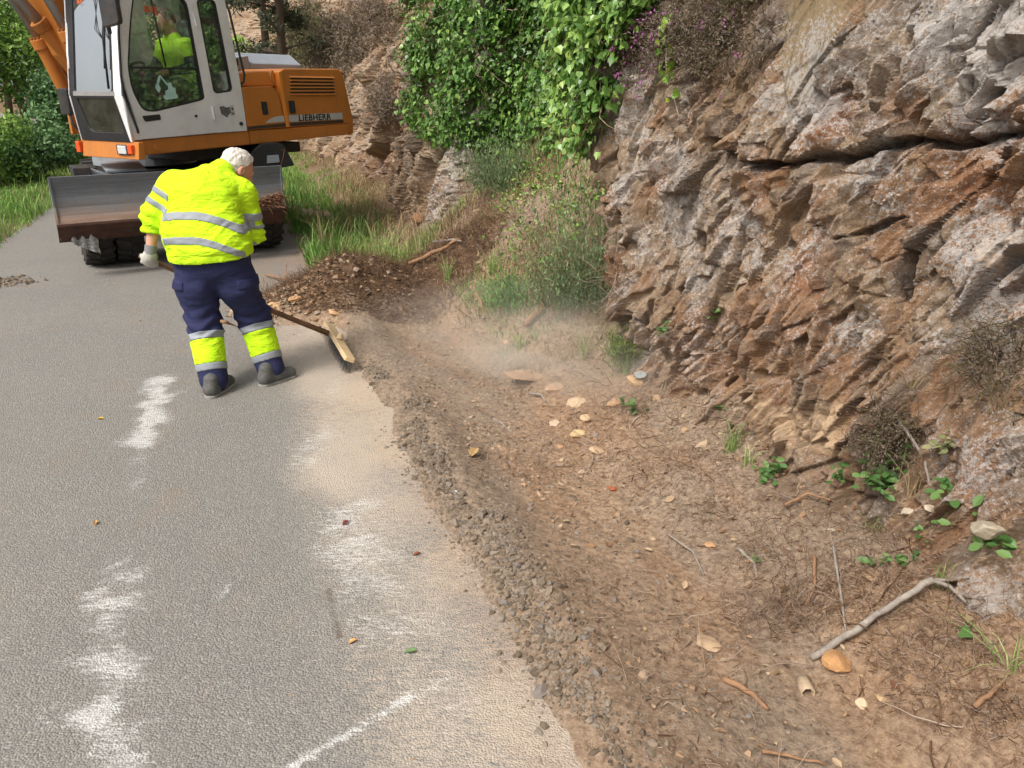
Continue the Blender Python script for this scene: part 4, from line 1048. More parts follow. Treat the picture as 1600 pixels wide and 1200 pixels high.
def snets(f, lo, hi, h, name, mat, parent, loc, attrs=None):
    """surface of f(P)=0 as a mesh"""
    lo = np.asarray(lo, float); hi = np.asarray(hi, float)
    n = np.ceil((hi-lo)/h).astype(int)+1
    ax_ = [lo[i]+h*np.arange(n[i]) for i in range(3)]
    V = np.empty(n)
    for i in range(0, n[0], 16):
        g = np.stack(np.meshgrid(ax_[0][i:i+16], ax_[1], ax_[2], indexing='ij'), -1)
        V[i:i+16] = f(g)
    S = V < 0
    cs = [S[a:n[0]-1+a, b:n[1]-1+b, c:n[2]-1+c] for a in (0, 1) for b in (0, 1) for c in (0, 1)]
    s = sum(x.astype(int) for x in cs)
    act = (s > 0) & (s < 8)
    idx = -np.ones(act.shape, int); idx[act] = np.arange(act.sum())
    ci = np.argwhere(act)
    acc = np.zeros((len(ci), 3)); cnt = np.zeros(len(ci))
    corners = [(a, b, c) for a in (0, 1) for b in (0, 1) for c in (0, 1)]
    for i, p in enumerate(corners):
        for j, q in enumerate(corners):
            if j <= i or sum(abs(p[k]-q[k]) for k in range(3)) != 1: continue
            v0 = V[ci[:, 0]+p[0], ci[:, 1]+p[1], ci[:, 2]+p[2]]; v1 = V[ci[:, 0]+q[0], ci[:, 1]+q[1], ci[:, 2]+q[2]]
            m = (v0 < 0) != (v1 < 0)
            t = np.where(m, v0/np.where(v0 == v1, 1, v0-v1), 0)
            pt = np.array(p)+t[:, None]*(np.array(q)-np.array(p))
            acc[m] += pt[m]; cnt[m] += 1
    vert = lo + h*(ci + acc/np.maximum(cnt, 1)[:, None])
    F = []
    for d in range(3):
        e1, e2 = [(1, 2), (2, 0), (0, 1)][d]
        sl0 = [slice(None)]*3; sl1 = [slice(None)]*3
        sl0[d] = slice(0, n[d]-1); sl1[d] = slice(1, n[d])
        for e in (e1, e2): sl0[e] = slice(1, n[e]-1); sl1[e] = slice(1, n[e]-1)
        A = S[tuple(sl0)]; B = S[tuple(sl1)]
        for flip, M_ in ((False, A & ~B), (True, ~A & B)):
            c = np.argwhere(M_)
            if not len(c): continue
            base = c.copy(); base[:, e1] += 1; base[:, e2] += 1
            qd = []
            for (o1, o2) in ((0, 0), (-1, 0), (-1, -1), (0, -1)):
                k = base.copy(); k[:, e1] += o1; k[:, e2] += o2
                qd.append(idx[k[:, 0], k[:, 1], k[:, 2]])
            q = np.stack(qd, -1)
            F.append(q if not flip else q[:, ::-1])
    at = {k: g(vert) for k, g in (attrs or {}).items()}
    return mesh_np(name, vert-np.asarray(loc), np.concatenate(F), mat, parent, smooth=True, attrs=at)

def m_cloth(name, col, rough=0.85, wr=0.3, weave=260, emit=None):
    m = NM(name); co = m.co()
    c = m.mix(m.ramp(m.noise(4, 5, 0.6, co), [(0.35, 0.0), (0.7, 1.0)]), tuple(x*0.9 for x in col), tuple(min(1, x*1.05) for x in col))
    b = m.bump(m.noise(14, 4, 0.6, m.co((1, 1, 2.2))), wr, 0.02)
    b = m.bump(m.noise(weave, 2, 0.5, co), 0.15, 0.002, b)
    return m.fin(c, rough, b, spec=0.2)
def m_hiviz():
    m = NM('hi_vis_fabric'); co = m.co()
    c = m.mix(m.ramp(m.noise(5, 6, 0.65, co), [(0.35, 0.0), (0.7, 1.0)]), (0.50, 0.82, 0.015), (0.66, 0.98, 0.03))
    c = m.mix(m.ramp(m.noise(9, 8, 0.75, co), [(0.58, 0.0), (0.85, 0.45)]), c, (0.36, 0.42, 0.10))
    b = m.bump(m.noise(7, 3, 0.55, m.co((1, 1, 2.6)), 1.2), 0.55, 0.05)
    b = m.bump(m.noise(26, 4, 0.6, m.co((1, 1, 2))), 0.4, 0.012, b)
    return m.fin(c, 0.85, m.bump(m.noise(260, 2, 0.5, co), 0.15, 0.002, b), spec=0.15)
M_HIVIS = m_hiviz()
M_REFL = m_cloth('reflective_tape', lin('#90959b'), 0.45, 0.15)
M_NAVY = m_cloth('navy_fabric', lin('#34375a', 0.85), 0.9, 0.45)
M_SKIN = simple('skin', lin('#c9937a'), 0.55, 0, 0.08, 30, 0.15, 200)
M_HAIR = simple('white_hair', lin('#d2cac2'), 0.6, 0, 0.12, 60, 0.5, 180)
M_GLOVE = simple('work_glove', lin('#b7b4ab'), 0.85, 0, 0.12, 40, 0.4, 150)
M_CUFF = simple('glove_cuff', lin('#7d7c7e'), 0.9, 0, 0.15, 60, 0.6, 220)
M_SHOE = simple('shoe_leather', lin('#4d504f'), 0.7, 0, 0.25, 25, 0.3, 120, dirt=lin('#8c7a66'), dirt_amt=0.5)
M_SOLE = simple('shoe_sole', lin('#8b8a84'), 0.85, 0, 0.2, 20)
M_WOOD = simple('handle_wood', lin('#76563c'), 0.6, 0, 0.3, 14, 0.3, 80)
M_PINE = simple('pale_wood', lin('#cfb38a'), 0.7, 0, 0.15, 10, 0.2, 60)

wk = np.array([-1.86, 4.72, 0.0])
worker = empty('person', tuple(wk))
tag(worker, 'white-haired worker in yellow hi-vis jacket and navy trousers, bending to sweep the road', 'person')
def A3(*p): return np.array(p, float)
hip = A3(-1.895, 4.80, 0.86); mid = A3(-1.93, 4.83, 1.02); chest = A3(-1.935, 4.93, 1.21); nk = A3(-1.895, 5.06, 1.325); neck2 = A3(-1.855, 5.13, 1.355)
LH = A3(1, 0.18, -0.02); LH /= np.linalg.norm(LH)
LS = A3(0.96, 0.26, -0.12); LS /= np.linalg.norm(LS)
shL = A3(-2.11, 4.92, 1.285); shR = A3(-1.725, 5.04, 1.225)
elL = A3(-2.235, 4.86, 1.10); wrL = A3(-2.275, 4.80, 0.885)
elR = A3(-1.70, 5.06, 0.96); wrR = A3(-1.80, 5.26, 0.80); haR = A3(-1.93, 5.30, 0.66)
hjL = A3(-1.99, 4.79, 0.84); hjR = A3(-1.80, 4.83, 0.84)
knL = A3(-2.00, 4.80, 0.46); knR = A3(-1.735, 4.97, 0.44)
anL = A3(-1.935, 4.66, 0.09); anR = A3(-1.625, 4.87, 0.09)
head_c = A3(-1.795, 5.19, 1.360)
# head frame: face looks to the right, away and down
hf = A3(0.62, 0.55, -0.56); hf /= np.linalg.norm(hf)
hx = np.cross(hf, A3(0, 0, 1)); hx /= np.linalg.norm(hx)          # towards the person's right
hu = np.cross(hx, hf)
HM = np.stack([hx, hf, hu], -1)
def HP(x, y, z): return head_c + HM@A3(x, y, z)
def head_sdf(P):
    d = ellip(P, HP(0, -0.012, 0.03), (0.076, 0.098, 0.088), HM)
    d = smin(d, ellip(P, HP(0, 0.028, -0.035), (0.058, 0.066, 0.082), HM), 0.03)     # face and jaw
    d = smin(d, ellip(P, HP(0, 0.060, -0.085), (0.028, 0.026, 0.022), HM), 0.025)    # chin
    d = smin(d, chain(P, [HP(0, 0.088, 0.015), HP(0, 0.112, -0.028)], [0.010, 0.014], 0.01), 0.012)  # nose
    d = smin(d, ellip(P, HP(0, 0.086, 0.028), (0.045, 0.012, 0.010), HM), 0.014)     # brow
    for sx in (-1, 1):
        d = -smin(-d, ellip(P, HP(sx*0.030, 0.098, 0.008), (0.016, 0.012, 0.010), HM), 0.010)
        d = smin(d, ellip(P, HP(sx*0.030, 0.082, 0.008), (0.013, 0.012, 0.012), HM), 0.004)      # eyes
        ear = ellip(P, HP(sx*0.079, -0.005, -0.005), (0.012, 0.022, 0.034), HM)
        ear = np.maximum(ear, -ellip(P, HP(sx*0.090, 0.002, 0.002), (0.010, 0.012, 0.020), HM))
        d = smin(d, ear, 0.008)
    d = smin(d, ellip(P, HP(0, 0.090, -0.052), (0.022, 0.010, 0.007), HM), 0.008)    # lips
    d = -smin(-d, -(-ellip(P, HP(0, 0.101, -0.052), (0.020, 0.006, 0.0025), HM)), 0.003)
    return d
def finger(P, pts, r): return chain(P, pts, [r, r*0.97, r*0.9, r*0.8], 0.006)
# the broom handle line
hTop = A3(-2.34, 4.83, 0.86); hBot = A3(-1.375, 5.50, 0.145)
hd_ = (hBot-hTop)/np.linalg.norm(hBot-hTop)
def hand_sdf(P, wrist, grip, out):
    """closed hand: palm from the wrist to the handle at `grip`; `out` points from the handle to the back of the hand"""
    ax = hd_; pl = grip + out*0.030
    up = (wrist-pl)/np.linalg.norm(wrist-pl)
    d = chain(P, [wrist, pl+up*0.045, pl], [0.029, 0.036, 0.030], 0.03)
    d = smin(d, cone(P, pl-ax*0.026, pl+ax*0.030, 0.023, 0.023), 0.025)
    side = np.cross(out, ax)
    if side@up > 0: side = -side
    for i, o in enumerate((-0.032, -0.011, 0.010, 0.031)):
        L = (0.92, 1.05, 1.0, 0.82)[i]
        b0 = pl + ax*o + side*0.012
        b1 = grip + ax*o*1.02 + side*0.030*L + out*0.010
        b2 = grip + ax*(o+0.002) + side*0.016*L - out*0.026
        b3 = grip + ax*(o+0.004) - side*0.010 - out*0.028
        d = smin(d, finger(P, [b0, b1, b2, b3], 0.0105), 0.006)
    th0 = pl + up*0.035 - ax*0.022; th1 = pl + up*0.010 - ax*0.045 - out*0.018; th2 = grip - ax*0.030 - out*0.030 + up*0.004; th3 = grip + ax*0.0 - out*0.031 - side*(-0.004)
    d = smin(d, chain(P, [th0, th1, th2, th3], [0.015, 0.0135, 0.0115, 0.010], 0.008), 0.010)
    return d
gripL = hTop + hd_*0.045
gripR = hTop + hd_*0.40
outL = A3(-0.35, -0.75, 0.25); outL -= hd_*(outL@hd_); outL /= np.linalg.norm(outL)
outR = A3(0.3, -0.2, 0.9); outR -= hd_*(outR@hd_); outR /= np.linalg.norm(outR)
wrR = gripR + outR*0.05 + A3(0.03, -0.02, 0.075)
def torso(P, g=0.0):
    return elch(P, [hip, mid, chest, nk], [LH, LH, LS, LS], [0.155+g, 0.165+g, 0.19+g, 0.11+g], [0.115+g, 0.12+g, 0.12+g, 0.075+g], 0.05)
def legs(P, g=0.0, gb=0.0):
    l = chain(P, [hjL, knL, anL], [0.092+g, 0.062+g, 0.045+g+gb], 0.04)
    r = chain(P, [hjR, knR, anR], [0.092+g, 0.062+g, 0.045+g+gb], 0.04)
    return smin(l, r, 0.035)
def body_f(P):
    d = torso(P)
    d = smin(d, chain(P, [nk, neck2, HP(0, -0.03, -0.06)], [0.062, 0.057, 0.055], 0.03), 0.04)
    d = smin(d, head_sdf(P), 0.02)
    d = smin(d, chain(P, [shL, elL, wrL], [0.055, 0.042, 0.028], 0.02), 0.05)
    d = smin(d, chain(P, [shR, elR, wrR], [0.055, 0.042, 0.028], 0.02), 0.05)
    d = smin(d, legs(P), 0.05)
    return d
body = snets(body_f, (-2.40, 4.50, 0.02), (-1.48, 5.50, 1.54), 0.0085, 'body', M_SKIN, worker, wk)
def f_face(P): return smin(head_sdf(P)-0.0008, chain(P, [nk, neck2, HP(0, -0.03, -0.06)], [0.0625, 0.0575, 0.0555], 0.03), 0.02)
face = snets(f_face, head_c-0.17, head_c+0.17, 0.0042, 'face', M_SKIN, worker, wk)
# hair: crown, back and sides, short
def hair_f(P):
    q = (P-head_c)@HM
    d = smin(ellip(P, HP(0, -0.014, 0.036), (0.085, 0.108, 0.094), HM), ellip(P, HP(0, -0.055, -0.025), (0.066, 0.055, 0.062), HM), 0.03)
    n = 0.005*fbm(P[..., 0]*60, P[..., 1]*60, P[..., 2]*60, 2, 5) + 0.007*vnoise(q[..., 0]*150, q[..., 1]*20, q[..., 2]*50, 3)
    d = d + n
    d = np.maximum(d, (q[..., 1]-0.062) - 0.5*(q[..., 2]-0.05))                       # hairline at the front
    d = np.maximum(d, -(q[..., 2]+0.02) + 1.6*(q[..., 1]+0.02)-0.03*0)                # open at the sides of the face
    return d
hair = snets(hair_f, head_c-0.16, head_c+0.16, 0.0042, 'hair', M_HAIR, worker, wk)
# jacket
def wrinkle(P, amp, k=0, sc=(9, 9, 16)):
    return amp*(0.6*fbm(P[..., 0]*sc[0], P[..., 1]*sc[1], P[..., 2]*sc[2], 3, k) - 0.5*ridged(P[..., 0]*sc[0]*0.6, P[..., 1]*sc[1]*0.6, P[..., 2]*sc[2]*0.8, 2, k+9) + 0.3)
HEMN = A3(-0.02, -0.13, 1.0); HEMN /= np.linalg.norm(HEMN)
hem0 = A3(-1.89, 4.70, 0.862)
def creases(P):
    # pulled folds: from the armpits across the back and round the waist
    x, y, z = P[..., 0], P[..., 1], P[..., 2]
    a = (x+1.74)*0.75 - (z-1.10)*0.9 + 0.05*vnoise(x*6, y*6, z*6, 8)
    b = (x+2.08)*0.8 + (z-1.13)*0.9 + 0.05*vnoise(x*6, y*6, z*6, 9)
    c1_ = np.maximum(np.sin(a*62), 0.3)*np.exp(-(((x+1.74)/0.11)**2+((z-1.06)/0.13)**2))
    c2_ = np.maximum(np.sin(b*60), 0.3)*np.exp(-(((x+2.10)/0.08)**2+((z-1.12)/0.12)**2))
    w = np.maximum(np.sin((z+0.10*x+0.05*vnoise(x*5, y*5, z*4, 4))*95), 0.2)*np.exp(-((z-0.935)/0.04)**2)*sstep(0.0, 0.5, vnoise(x*7, y*7, z*3, 6)+0.4)
    return -(c1_+c2_)*0.9 - 0.55*w
def jtorso(P):
    # loose jacket body, wide at the hem
    t = elch(P, [hip-A3(0, 0, 0.05), hip+A3(0, 0, .05), mid, chest, nk-A3(.0, .012, .012)], [LH, LH, LH, LS, LS], [0.236, 0.240, 0.230, 0.212, 0.135], [0.165, 0.166, 0.160, 0.155, 0.095], 0.05)
    return smin(t, chain(P, [shL-A3(0.005, 0, .005), chest, shR], [0.085, 0.13, 0.085], 0.05), 0.06)
def jf(P):
    d = jtorso(P)
    cfL = elL + (wrL-elL)*0.30
    sl = chain(P, [shL, elL+A3(-.006, 0, .02), cfL], [0.088, 0.073, 0.068], 0.03)
    tt = P@((wrL-shL)/np.linalg.norm(wrL-shL))
    sl = sl + 0.006*np.sin(tt*95 + 3*vnoise(P[..., 0]*9, P[..., 1]*9, P[..., 2]*9))*sstep(1.30, 1.12, P[..., 2])
    cut = (P-cfL)@((wrL-elL)/np.linalg.norm(wrL-elL))
    sl = np.maximum(sl, cut-0.035)
    d = smin(d, sl, 0.035)
    wR = wrR + (elR-wrR)*0.12
    sr = chain(P, [shR, elR, wR], [0.09, 0.072, 0.055], 0.03)
    tr = (P-shR)@((elR-shR)/np.linalg.norm(elR-shR))
    sr = sr + 0.007*np.sin(P[..., 2]*150 + P[..., 0]*40 + 3*vnoise(P[..., 0]*8, P[..., 1]*8, P[..., 2]*8, 4))*sstep(1.06, 0.98, P[..., 2])
    d = smin(d, sr, 0.03)
    d = d - wrinkle(P, 0.014, 3) + 0.010*creases(P)
    # crease between sleeve and body
    d = np.maximum(d, -((P-hem0)@HEMN))
    # gathered hem band
    hb = np.abs((P-hem0)@HEMN-0.045)
    d = d + 0.004*np.exp(-(hb/0.006)**2)
    # neck opening
    d = np.maximum(d, (P-(neck2+A3(0, -0.005, 0.0)))@((neck2-nk)/np.linalg.norm(neck2-nk)) + 0.0)
    return d
jacket = snets(jf, (-2.44, 4.52, 0.74), (-1.46, 5.36, 1.50), 0.0080, 'jacket', M_HIVIS, worker, wk)
spine = (chest-mid)/np.linalg.norm(chest-mid)
def band(fn_pos, half, reg):
    def f(P):
        return np.maximum(np.maximum(jf(P)-0.0045, np.abs(fn_pos(P))-half), reg(P))
    return f
def torso_only(P):
    # keep the tape off the sleeves
    return np.maximum(-(P[..., 0]+2.128), (P[..., 0]+1.655+0.35*(1.2-P[..., 2])*0))
def hoop(z0):
    # hoops round the trunk; they droop to the right like the back does
    def g(P):
        x = P[..., 0]+1.92
        return (P[..., 2]-z0) + 0.16*(P[..., 1]-4.75)*0 + 0.10*np.maximum(x, 0)**1.0 + 1.15*np.maximum(x, 0)**2 + 0.25*np.minimum(x+0.12, 0)**1*(-1)*0.6 - 0.0
    return g
for z0 in (1.135, 0.995):
    snets(band(hoop(z0), 0.0225, torso_only), (-2.20, 4.52, 0.80), (-1.60, 5.30, 1.24), 0.0062, 'reflective_band', M_REFL, jacket, wk)
aL = (elL-shL)/np.linalg.norm(elL-shL); aL2 = (wrL-elL)/np.linalg.norm(wrL-elL)
def slreg(P): return np.maximum(P[..., 0]+2.095, np.linalg.norm(P-elL, axis=-1)-0.26)
for t0 in (0.075, 0.150):
    pos = (lambda t0: (lambda P: (P-shL)@aL - t0))(t0)
    snets(band(pos, 0.018, slreg), (-2.42, 4.70, 1.0), (-2.07, 5.06, 1.36), 0.0062, 'reflective_band', M_REFL, jacket, wk)
aR = (elR-shR)/np.linalg.norm(elR-shR)
def srreg(P): return np.maximum(-(P[..., 0]+1.735), 4.90-P[..., 1])
for t0, hw in ((0.150, 0.026), (0.215, 0.014)):
    pos = (lambda t0: (lambda P: (P-shR)@aR - t0 - 0.25*(P[..., 0]+1.64)))(t0)
    snets(band(pos, hw, srreg), (-1.78, 4.86, 0.86), (-1.46, 5.26, 1.20), 0.0062, 'reflective_band', M_REFL, jacket, wk)
# collar
def col_f(P):
    ax_ = (neck2-nk)/np.linalg.norm(neck2-nk)
    d = np.abs(chain(P, [nk-ax_*0.02, neck2+ax_*0.01], [0.083, 0.078], 0.02))-0.006
    return np.maximum(d, np.abs((P-neck2)@ax_+0.025)-0.035)
snets(col_f, nk-0.15, neck2+0.15, 0.006, 'collar', M_HIVIS, jacket, wk)
# trousers
def tf(P):
    l = chain(P, [hjL+A3(-.010, 0, 0.02), hjL+A3(-.015, 0, -0.16), knL+A3(0, 0, .0), anL+A3(0, 0.0, 0.0)], [0.125, 0.126, 0.107, 0.090], 0.04)
    r = chain(P, [hjR+A3(.010, 0, 0.02), hjR+A3(.02, .02, -0.16), knR, anR+A3(0, 0.0, 0.0)], [0.128, 0.126, 0.107, 0.090], 0.04)
    d = smin(l, r, 0.022)
    d = smin(d, elch(P, [hip-A3(0, 0, 0.03), hip+A3(0, 0, 0.06)], [LH, LH], [0.185, 0.18], [0.145, 0.135]), 0.04)
    # cargo pockets
    for kn, hj, sx in ((knL, hjL, -1), (knR, hjR, 1)):
        c = hj*0.55+kn*0.45 + A3(sx*0.085, -0.01 if sx > 0 else 0.0, 0.0)
        d = smin(d, ellip(P, c, (0.030, 0.070, 0.105)), 0.018)
    z = P[..., 2]
    n = wrinkle(P, 0.016, 21, (8, 8, 13))
    st_ = sstep(0.34, 0.26, z)*sstep(0.05, 0.1, z)
    n = n + 0.007*np.sin(z*85+5*vnoise(P[..., 0]*7, P[..., 1]*7, z*5, 2))*sstep(0.62, 0.5, z)*sstep(0.30, 0.40, z)
    d = d - n*(1-0.6*st_)
    # side seams and back pockets
    # crumple at the ankle, cut above the shoe
    d = np.maximum(d, 0.022-z + 0.25*(P[..., 1]-4.8)*0)
    return d
trous = snets(tf, (-2.20, 4.46, 0.0), (-1.46, 5.16, 0.97), 0.0080, 'trousers', M_NAVY, worker, wk)
def tbands(pos_z, half, off, nm, mt):
    for kn, an, side in ((knL, anL, 0), (knR, anR, 1)):
        axl = (kn-an)/np.linalg.norm(kn-an)
        def f(P, an=an, axl=axl, side=side):
            d = np.maximum(tf(P)-off, np.abs((P-an)@axl-pos_z)-half)
            return np.maximum(d, (P[..., 0]+1.83)*(1 if side == 0 else -1))
        c = an+axl*pos_z
        snets(f, c-A3(.19, .19, .11+half), c+A3(.19, .19, .11+half), 0.0066, nm, mt, trous, wk)
tbands(0.288, 0.023, 0.0055, 'reflective_band', M_REFL)
tbands(0.186, 0.079, 0.0030, 'hi_vis_band', M_HIVIS)
tbands(0.084, 0.023, 0.0055, 'reflective_band', M_REFL)
# pocket flaps
for kn, hj, sx in ((knL, hjL, -1), (knR, hjR, 1)):
    c = hj*0.62+kn*0.38
    def f(P, c=c, sx=sx): return np.maximum(np.maximum(tf(P)-0.007, np.abs(P[..., 2]-c[2]-0.012)-0.03), (-(P[..., 0]-c[0])*sx+0.045))
    snets(f, c-0.21, c+0.21, 0.0075, 'pocket_flap', M_NAVY, trous, wk)
# shoes
def shoe(an, dr):
    dr = A3(*dr, 0); dr /= np.linalg.norm(dr); sd_ = np.cross(dr, A3(0, 0, 1))
    heel = A3(an[0], an[1], 0) - dr*0.035; toe = heel + dr*0.235
    def up(P):
        d = chain(P, [heel+A3(0, 0, 0.055), heel+dr*0.10+A3(0, 0, 0.050), toe-dr*0.035+A3(0, 0, 0.038)], [0.043, 0.044, 0.043], 0.04)
        d = smin(d, chain(P, [heel+A3(0, 0, 0.05)+dr*0.01, heel+A3(0, 0, 0.115)+dr*0.02], [0.044, 0.047], 0.03), 0.03)
        return np.maximum(d, 0.016-P[..., 2])
    u = snets(up, np.minimum(heel, toe)-0.09, np.maximum(heel, toe)+A3(.09, .09, .18), 0.007, 'shoe', M_SHOE, worker, wk)
    def so(P):
        d = chain(P*np.array([1, 1, 0.0]), [heel, heel+dr*0.1, toe-dr*0.04], [0.043, 0.042, 0.047], 0.03)
        return np.maximum(d, np.abs(P[..., 2]-0.011)-0.0125)
    snets(so, np.minimum(heel, toe)-0.09, np.maximum(heel, toe)+A3(.09, .09, .06), 0.006, 'sole', M_SOLE, u, wk)
    lc = bmesh.new()
    for k in range(4):
        q = heel + dr*(0.105+0.022*k); z = 0.098-0.008*k
        bm_tube(lc, [q-sd_*0.022+A3(0, 0, z-.004)-wk, q+A3(0, 0, z+.002)-wk, q+sd_*0.022+A3(0, 0, z-.004)-wk], 0.003, 5)
    obj_bm('laces', lc, M_BLACK, u)
shoe(anL+A3(0.012, -0.045, 0), (0.22, 1.0))
shoe(anR+A3(0.0, -0.06, 0), (0.62, 0.78))
# gloves
def gl(wrist, grip, out, cuffdir, nm):
    def f(P): return hand_sdf(P, wrist, grip, out)-0.002
    mn = np.minimum(wrist, grip)-0.09; mx = np.maximum(wrist, grip)+0.09
    g = snets(f, mn, mx, 0.0042, nm, M_GLOVE, worker, wk)
    cu = np.asarray(cuffdir)/np.linalg.norm(cuffdir)
    def c(P):
        d = cone(P, wrist-cu*0.01, wrist+cu*0.055, 0.035, 0.037)
        d = d + 0.0012*np.sin((P@cu)*500)
        return np.maximum(d, np.abs((P-wrist)@cu-0.02)-0.032)
    snets(c, wrist-0.1, wrist+0.1, 0.005, 'glove_cuff', M_CUFF, g, wk)
gl(wrL, gripL, outL, elL-wrL, 'glove')
gl(wrR, gripR, outR, elR-wrR, 'glove')

# ---- the broom he pushes
broom = empty('broom', tuple(hBot))
tag(broom, 'stable broom with pale wooden head and dark bristles, held by the bending worker', 'broom')
tube('handle', [tuple(hTop-hd_*0.02-hBot), tuple(hTop+hd_*0.5+A3(0, 0, -.006)-hBot), tuple(-hd_*0.25-A3(0, 0, .004)), (0, 0, 0)], [0.016, 0.018, 0.019, 0.021], M_WOOD, broom, 12)
pA = G(513, 508, 0.125); pB = G(546, 562, 0.10)
bd = (pB-pA); bl_ = np.linalg.norm(bd); bd = bd/bl_
bn = np.cross(bd, A3(0, 0, 1)); bn /= np.linalg.norm(bn)
if bn@A3(1, -0.3, 0) < 0: bn = -bn
bu = np.cross(bn, bd); bu = bu if bu[2] > 0 else -bu
tilt = 0.5
nu = bu*math.cos(tilt) + bn*math.sin(tilt); nv = bn*math.cos(tilt) - bu*math.sin(tilt)
cen = (pA+pB)/2
MB_ = Matrix(((bd[0], nv[0], nu[0], cen[0]-hBot[0]), (bd[1], nv[1], nu[1], cen[1]-hBot[1]), (bd[2], nv[2], nu[2], cen[2]-hBot[2]), (0, 0, 0, 1)))
bm = bmesh.new(); bm_prism(bm, round_poly([(-bl_/2-.01, -0.038), (bl_/2+.01, -0.038), (bl_/2+.01, 0.038), (-bl_/2-.01, 0.038)], .012), -0.014, 0.020, 'z')
hdw = obj_bm('head', bm, M_PINE, broom, bevel=0.006); hdw.matrix_basis = MB_
bm = bmesh.new(); bm_cyl(bm, (0, 0, 0.015), (-0.02, -0.0, 0.055), 0.026, 0.02, 16); o = obj_bm('socket', bm, M_PINE, hdw, bevel=0.004)
bm = bmesh.new()
for i in range(26):
    for j in range(5):
        for k in range(5):
            x = (-0.5+i/25)*bl_+random.uniform(-.004, .004); y = -0.024+0.012*j+random.uniform(-.003, .003)
            ln = random.uniform(0.085, 0.10)
            q = (x*1.02+random.uniform(-.006, .006)+0.012, y*1.25+random.uniform(-.006, .006)+0.012, -ln)
            v = [bm.verts.new((x-.0012, y, -0.012)), bm.verts.new((x+.0012, y, -0.012)), bm.verts.new((q[0]+.001, q[1], q[2])), bm.verts.new((q[0]-.001, q[1], q[2]))]
            bm.faces.new(v)
o = obj_bm('bristles', bm, simple('bristle', (0.03, 0.035, 0.045), 0.8), hdw); tag(o, kind='stuff')

# ---- the driver in the cab
MUw = Matrix.Translation(tuple(ex_C)) @ MU
drv0 = np.array(MUw @ Vector((-0.38, 0.94, 1.80)))
driver = empty('person', tuple(drv0))
driver.rotation_euler = (0, 0, math.atan2(xo[1], xo[0]))
tag(driver, 'driver in a yellow-green shirt sitting at the controls inside the excavator cab', 'person')
z0_ = np.zeros(3)
def dp(x, y, z): return A3(x, y, z)
dhip = dp(0, 0.05, 0.10); dch = dp(0, 0.06, 0.42); dnk = dp(0, 0.03, 0.60); dhd = dp(0, -0.02, 0.74)
DL = A3(1, 0, 0)
def dhead(P):
    d = ellip(P, dhd+A3(0, 0.01, 0.02), (0.078, 0.10, 0.10))
    d = smin(d, ellip(P, dhd+A3(0, -0.03, -0.05), (0.058, 0.06, 0.075)), 0.03)
    d = smin(d, chain(P, [dhd+A3(0, -0.095, 0.0), dhd+A3(0, -0.118, -0.035)], [0.009, 0.013]), 0.01)
    for sx in (-1, 1): d = smin(d, ellip(P, dhd+A3(sx*0.08, 0.01, -0.01), (0.012, 0.022, 0.033)), 0.008)
    return d
arms = [(dp(-0.20, 0.05, 0.50), dp(-0.29, -0.02, 0.27), dp(-0.24, -0.24, 0.22)), (dp(0.20, 0.05, 0.50), dp(0.28, 0.02, 0.27), dp(0.20, -0.24, 0.22))]
def dbody(P):
    d = elch(P, [dhip, dch, dnk], [DL]*3, [0.16, 0.18, 0.09], [0.11, 0.11, 0.07], 0.05)
    d = smin(d, chain(P, [dnk, dhd], [0.06, 0.055]), 0.03); d = smin(d, dhead(P), 0.02)
    for a in arms: d = smin(d, chain(P, a, [0.055, 0.045, 0.03], 0.02), 0.04)
    for a in arms:
        w = a[2]
        d = smin(d, chain(P, [w, w+A3(0, -0.06, -0.01)], [0.03, 0.036]), 0.02)
        for i in range(4): d = smin(d, chain(P, [w+A3(-.03+.02*i, -0.09, 0.0), w+A3(-.03+.02*i, -0.125, -0.02), w+A3(-.03+.02*i, -0.11, -0.05)], [0.010, 0.009, 0.008]), 0.006)
        d = smin(d, chain(P, [w+A3(0.03, -0.05, 0), w+A3(0.045, -0.09, -0.03)], [0.011, 0.009]), 0.01)
    for sx in (-1, 1): d = smin(d, chain(P, [dp(sx*0.09, 0.0, 0.08), dp(sx*0.15, -0.42, 0.13), dp(sx*0.14, -0.58, -0.30), dp(sx*0.14, -0.72, -0.36)], [0.09, 0.065, 0.045, 0.04], 0.03), 0.04)
    return d
db = snets(dbody, (-0.4, -0.82, -0.42), (0.4, 0.24, 0.90), 0.014, 'body', M_SKIN, driver, z0_)
def dshirt(P):
    d = elch(P, [dhip, dch, dnk-A3(0, 0, .03)], [DL]*3, [0.185, 0.205, 0.11], [0.135, 0.135, 0.08], 0.05)
    for a in arms: d = smin(d, chain(P, [a[0], a[0]*0.45+a[1]*0.55], [0.08, 0.066], 0.02), 0.03)
    return d - wrinkle(P, 0.012, 5)
snets(dshirt, (-0.42, -0.2, -0.05), (0.42, 0.28, 0.66), 0.013, 'shirt', m_cloth('driver_shirt', (0.60, 1.0, 0.06), 0.85), driver, z0_)
for a in arms:
    def dsl(P, a=a): return chain(P, [a[0]*0.40+a[1]*0.60, a[1], a[2]*0.9+a[1]*0.1], [0.066, 0.06, 0.042], 0.02)
    snets(dsl, (-0.42, -0.32, 0.1), (0.42, 0.14, 0.48), 0.013, 'sleeve', M_NAVY, driver, z0_)
def dleg(P):
    d = 9
    for sx in (-1, 1): d = np.minimum(d, chain(P, [dp(sx*0.09, 0.0, 0.08), dp(sx*0.15, -0.42, 0.13), dp(sx*0.14, -0.56, -0.26)], [0.11, 0.085, 0.07], 0.03))
    return d
snets(dleg, (-0.4, -0.75, -0.38), (0.4, 0.2, 0.26), 0.016, 'trousers', M_NAVY, driver, z0_)
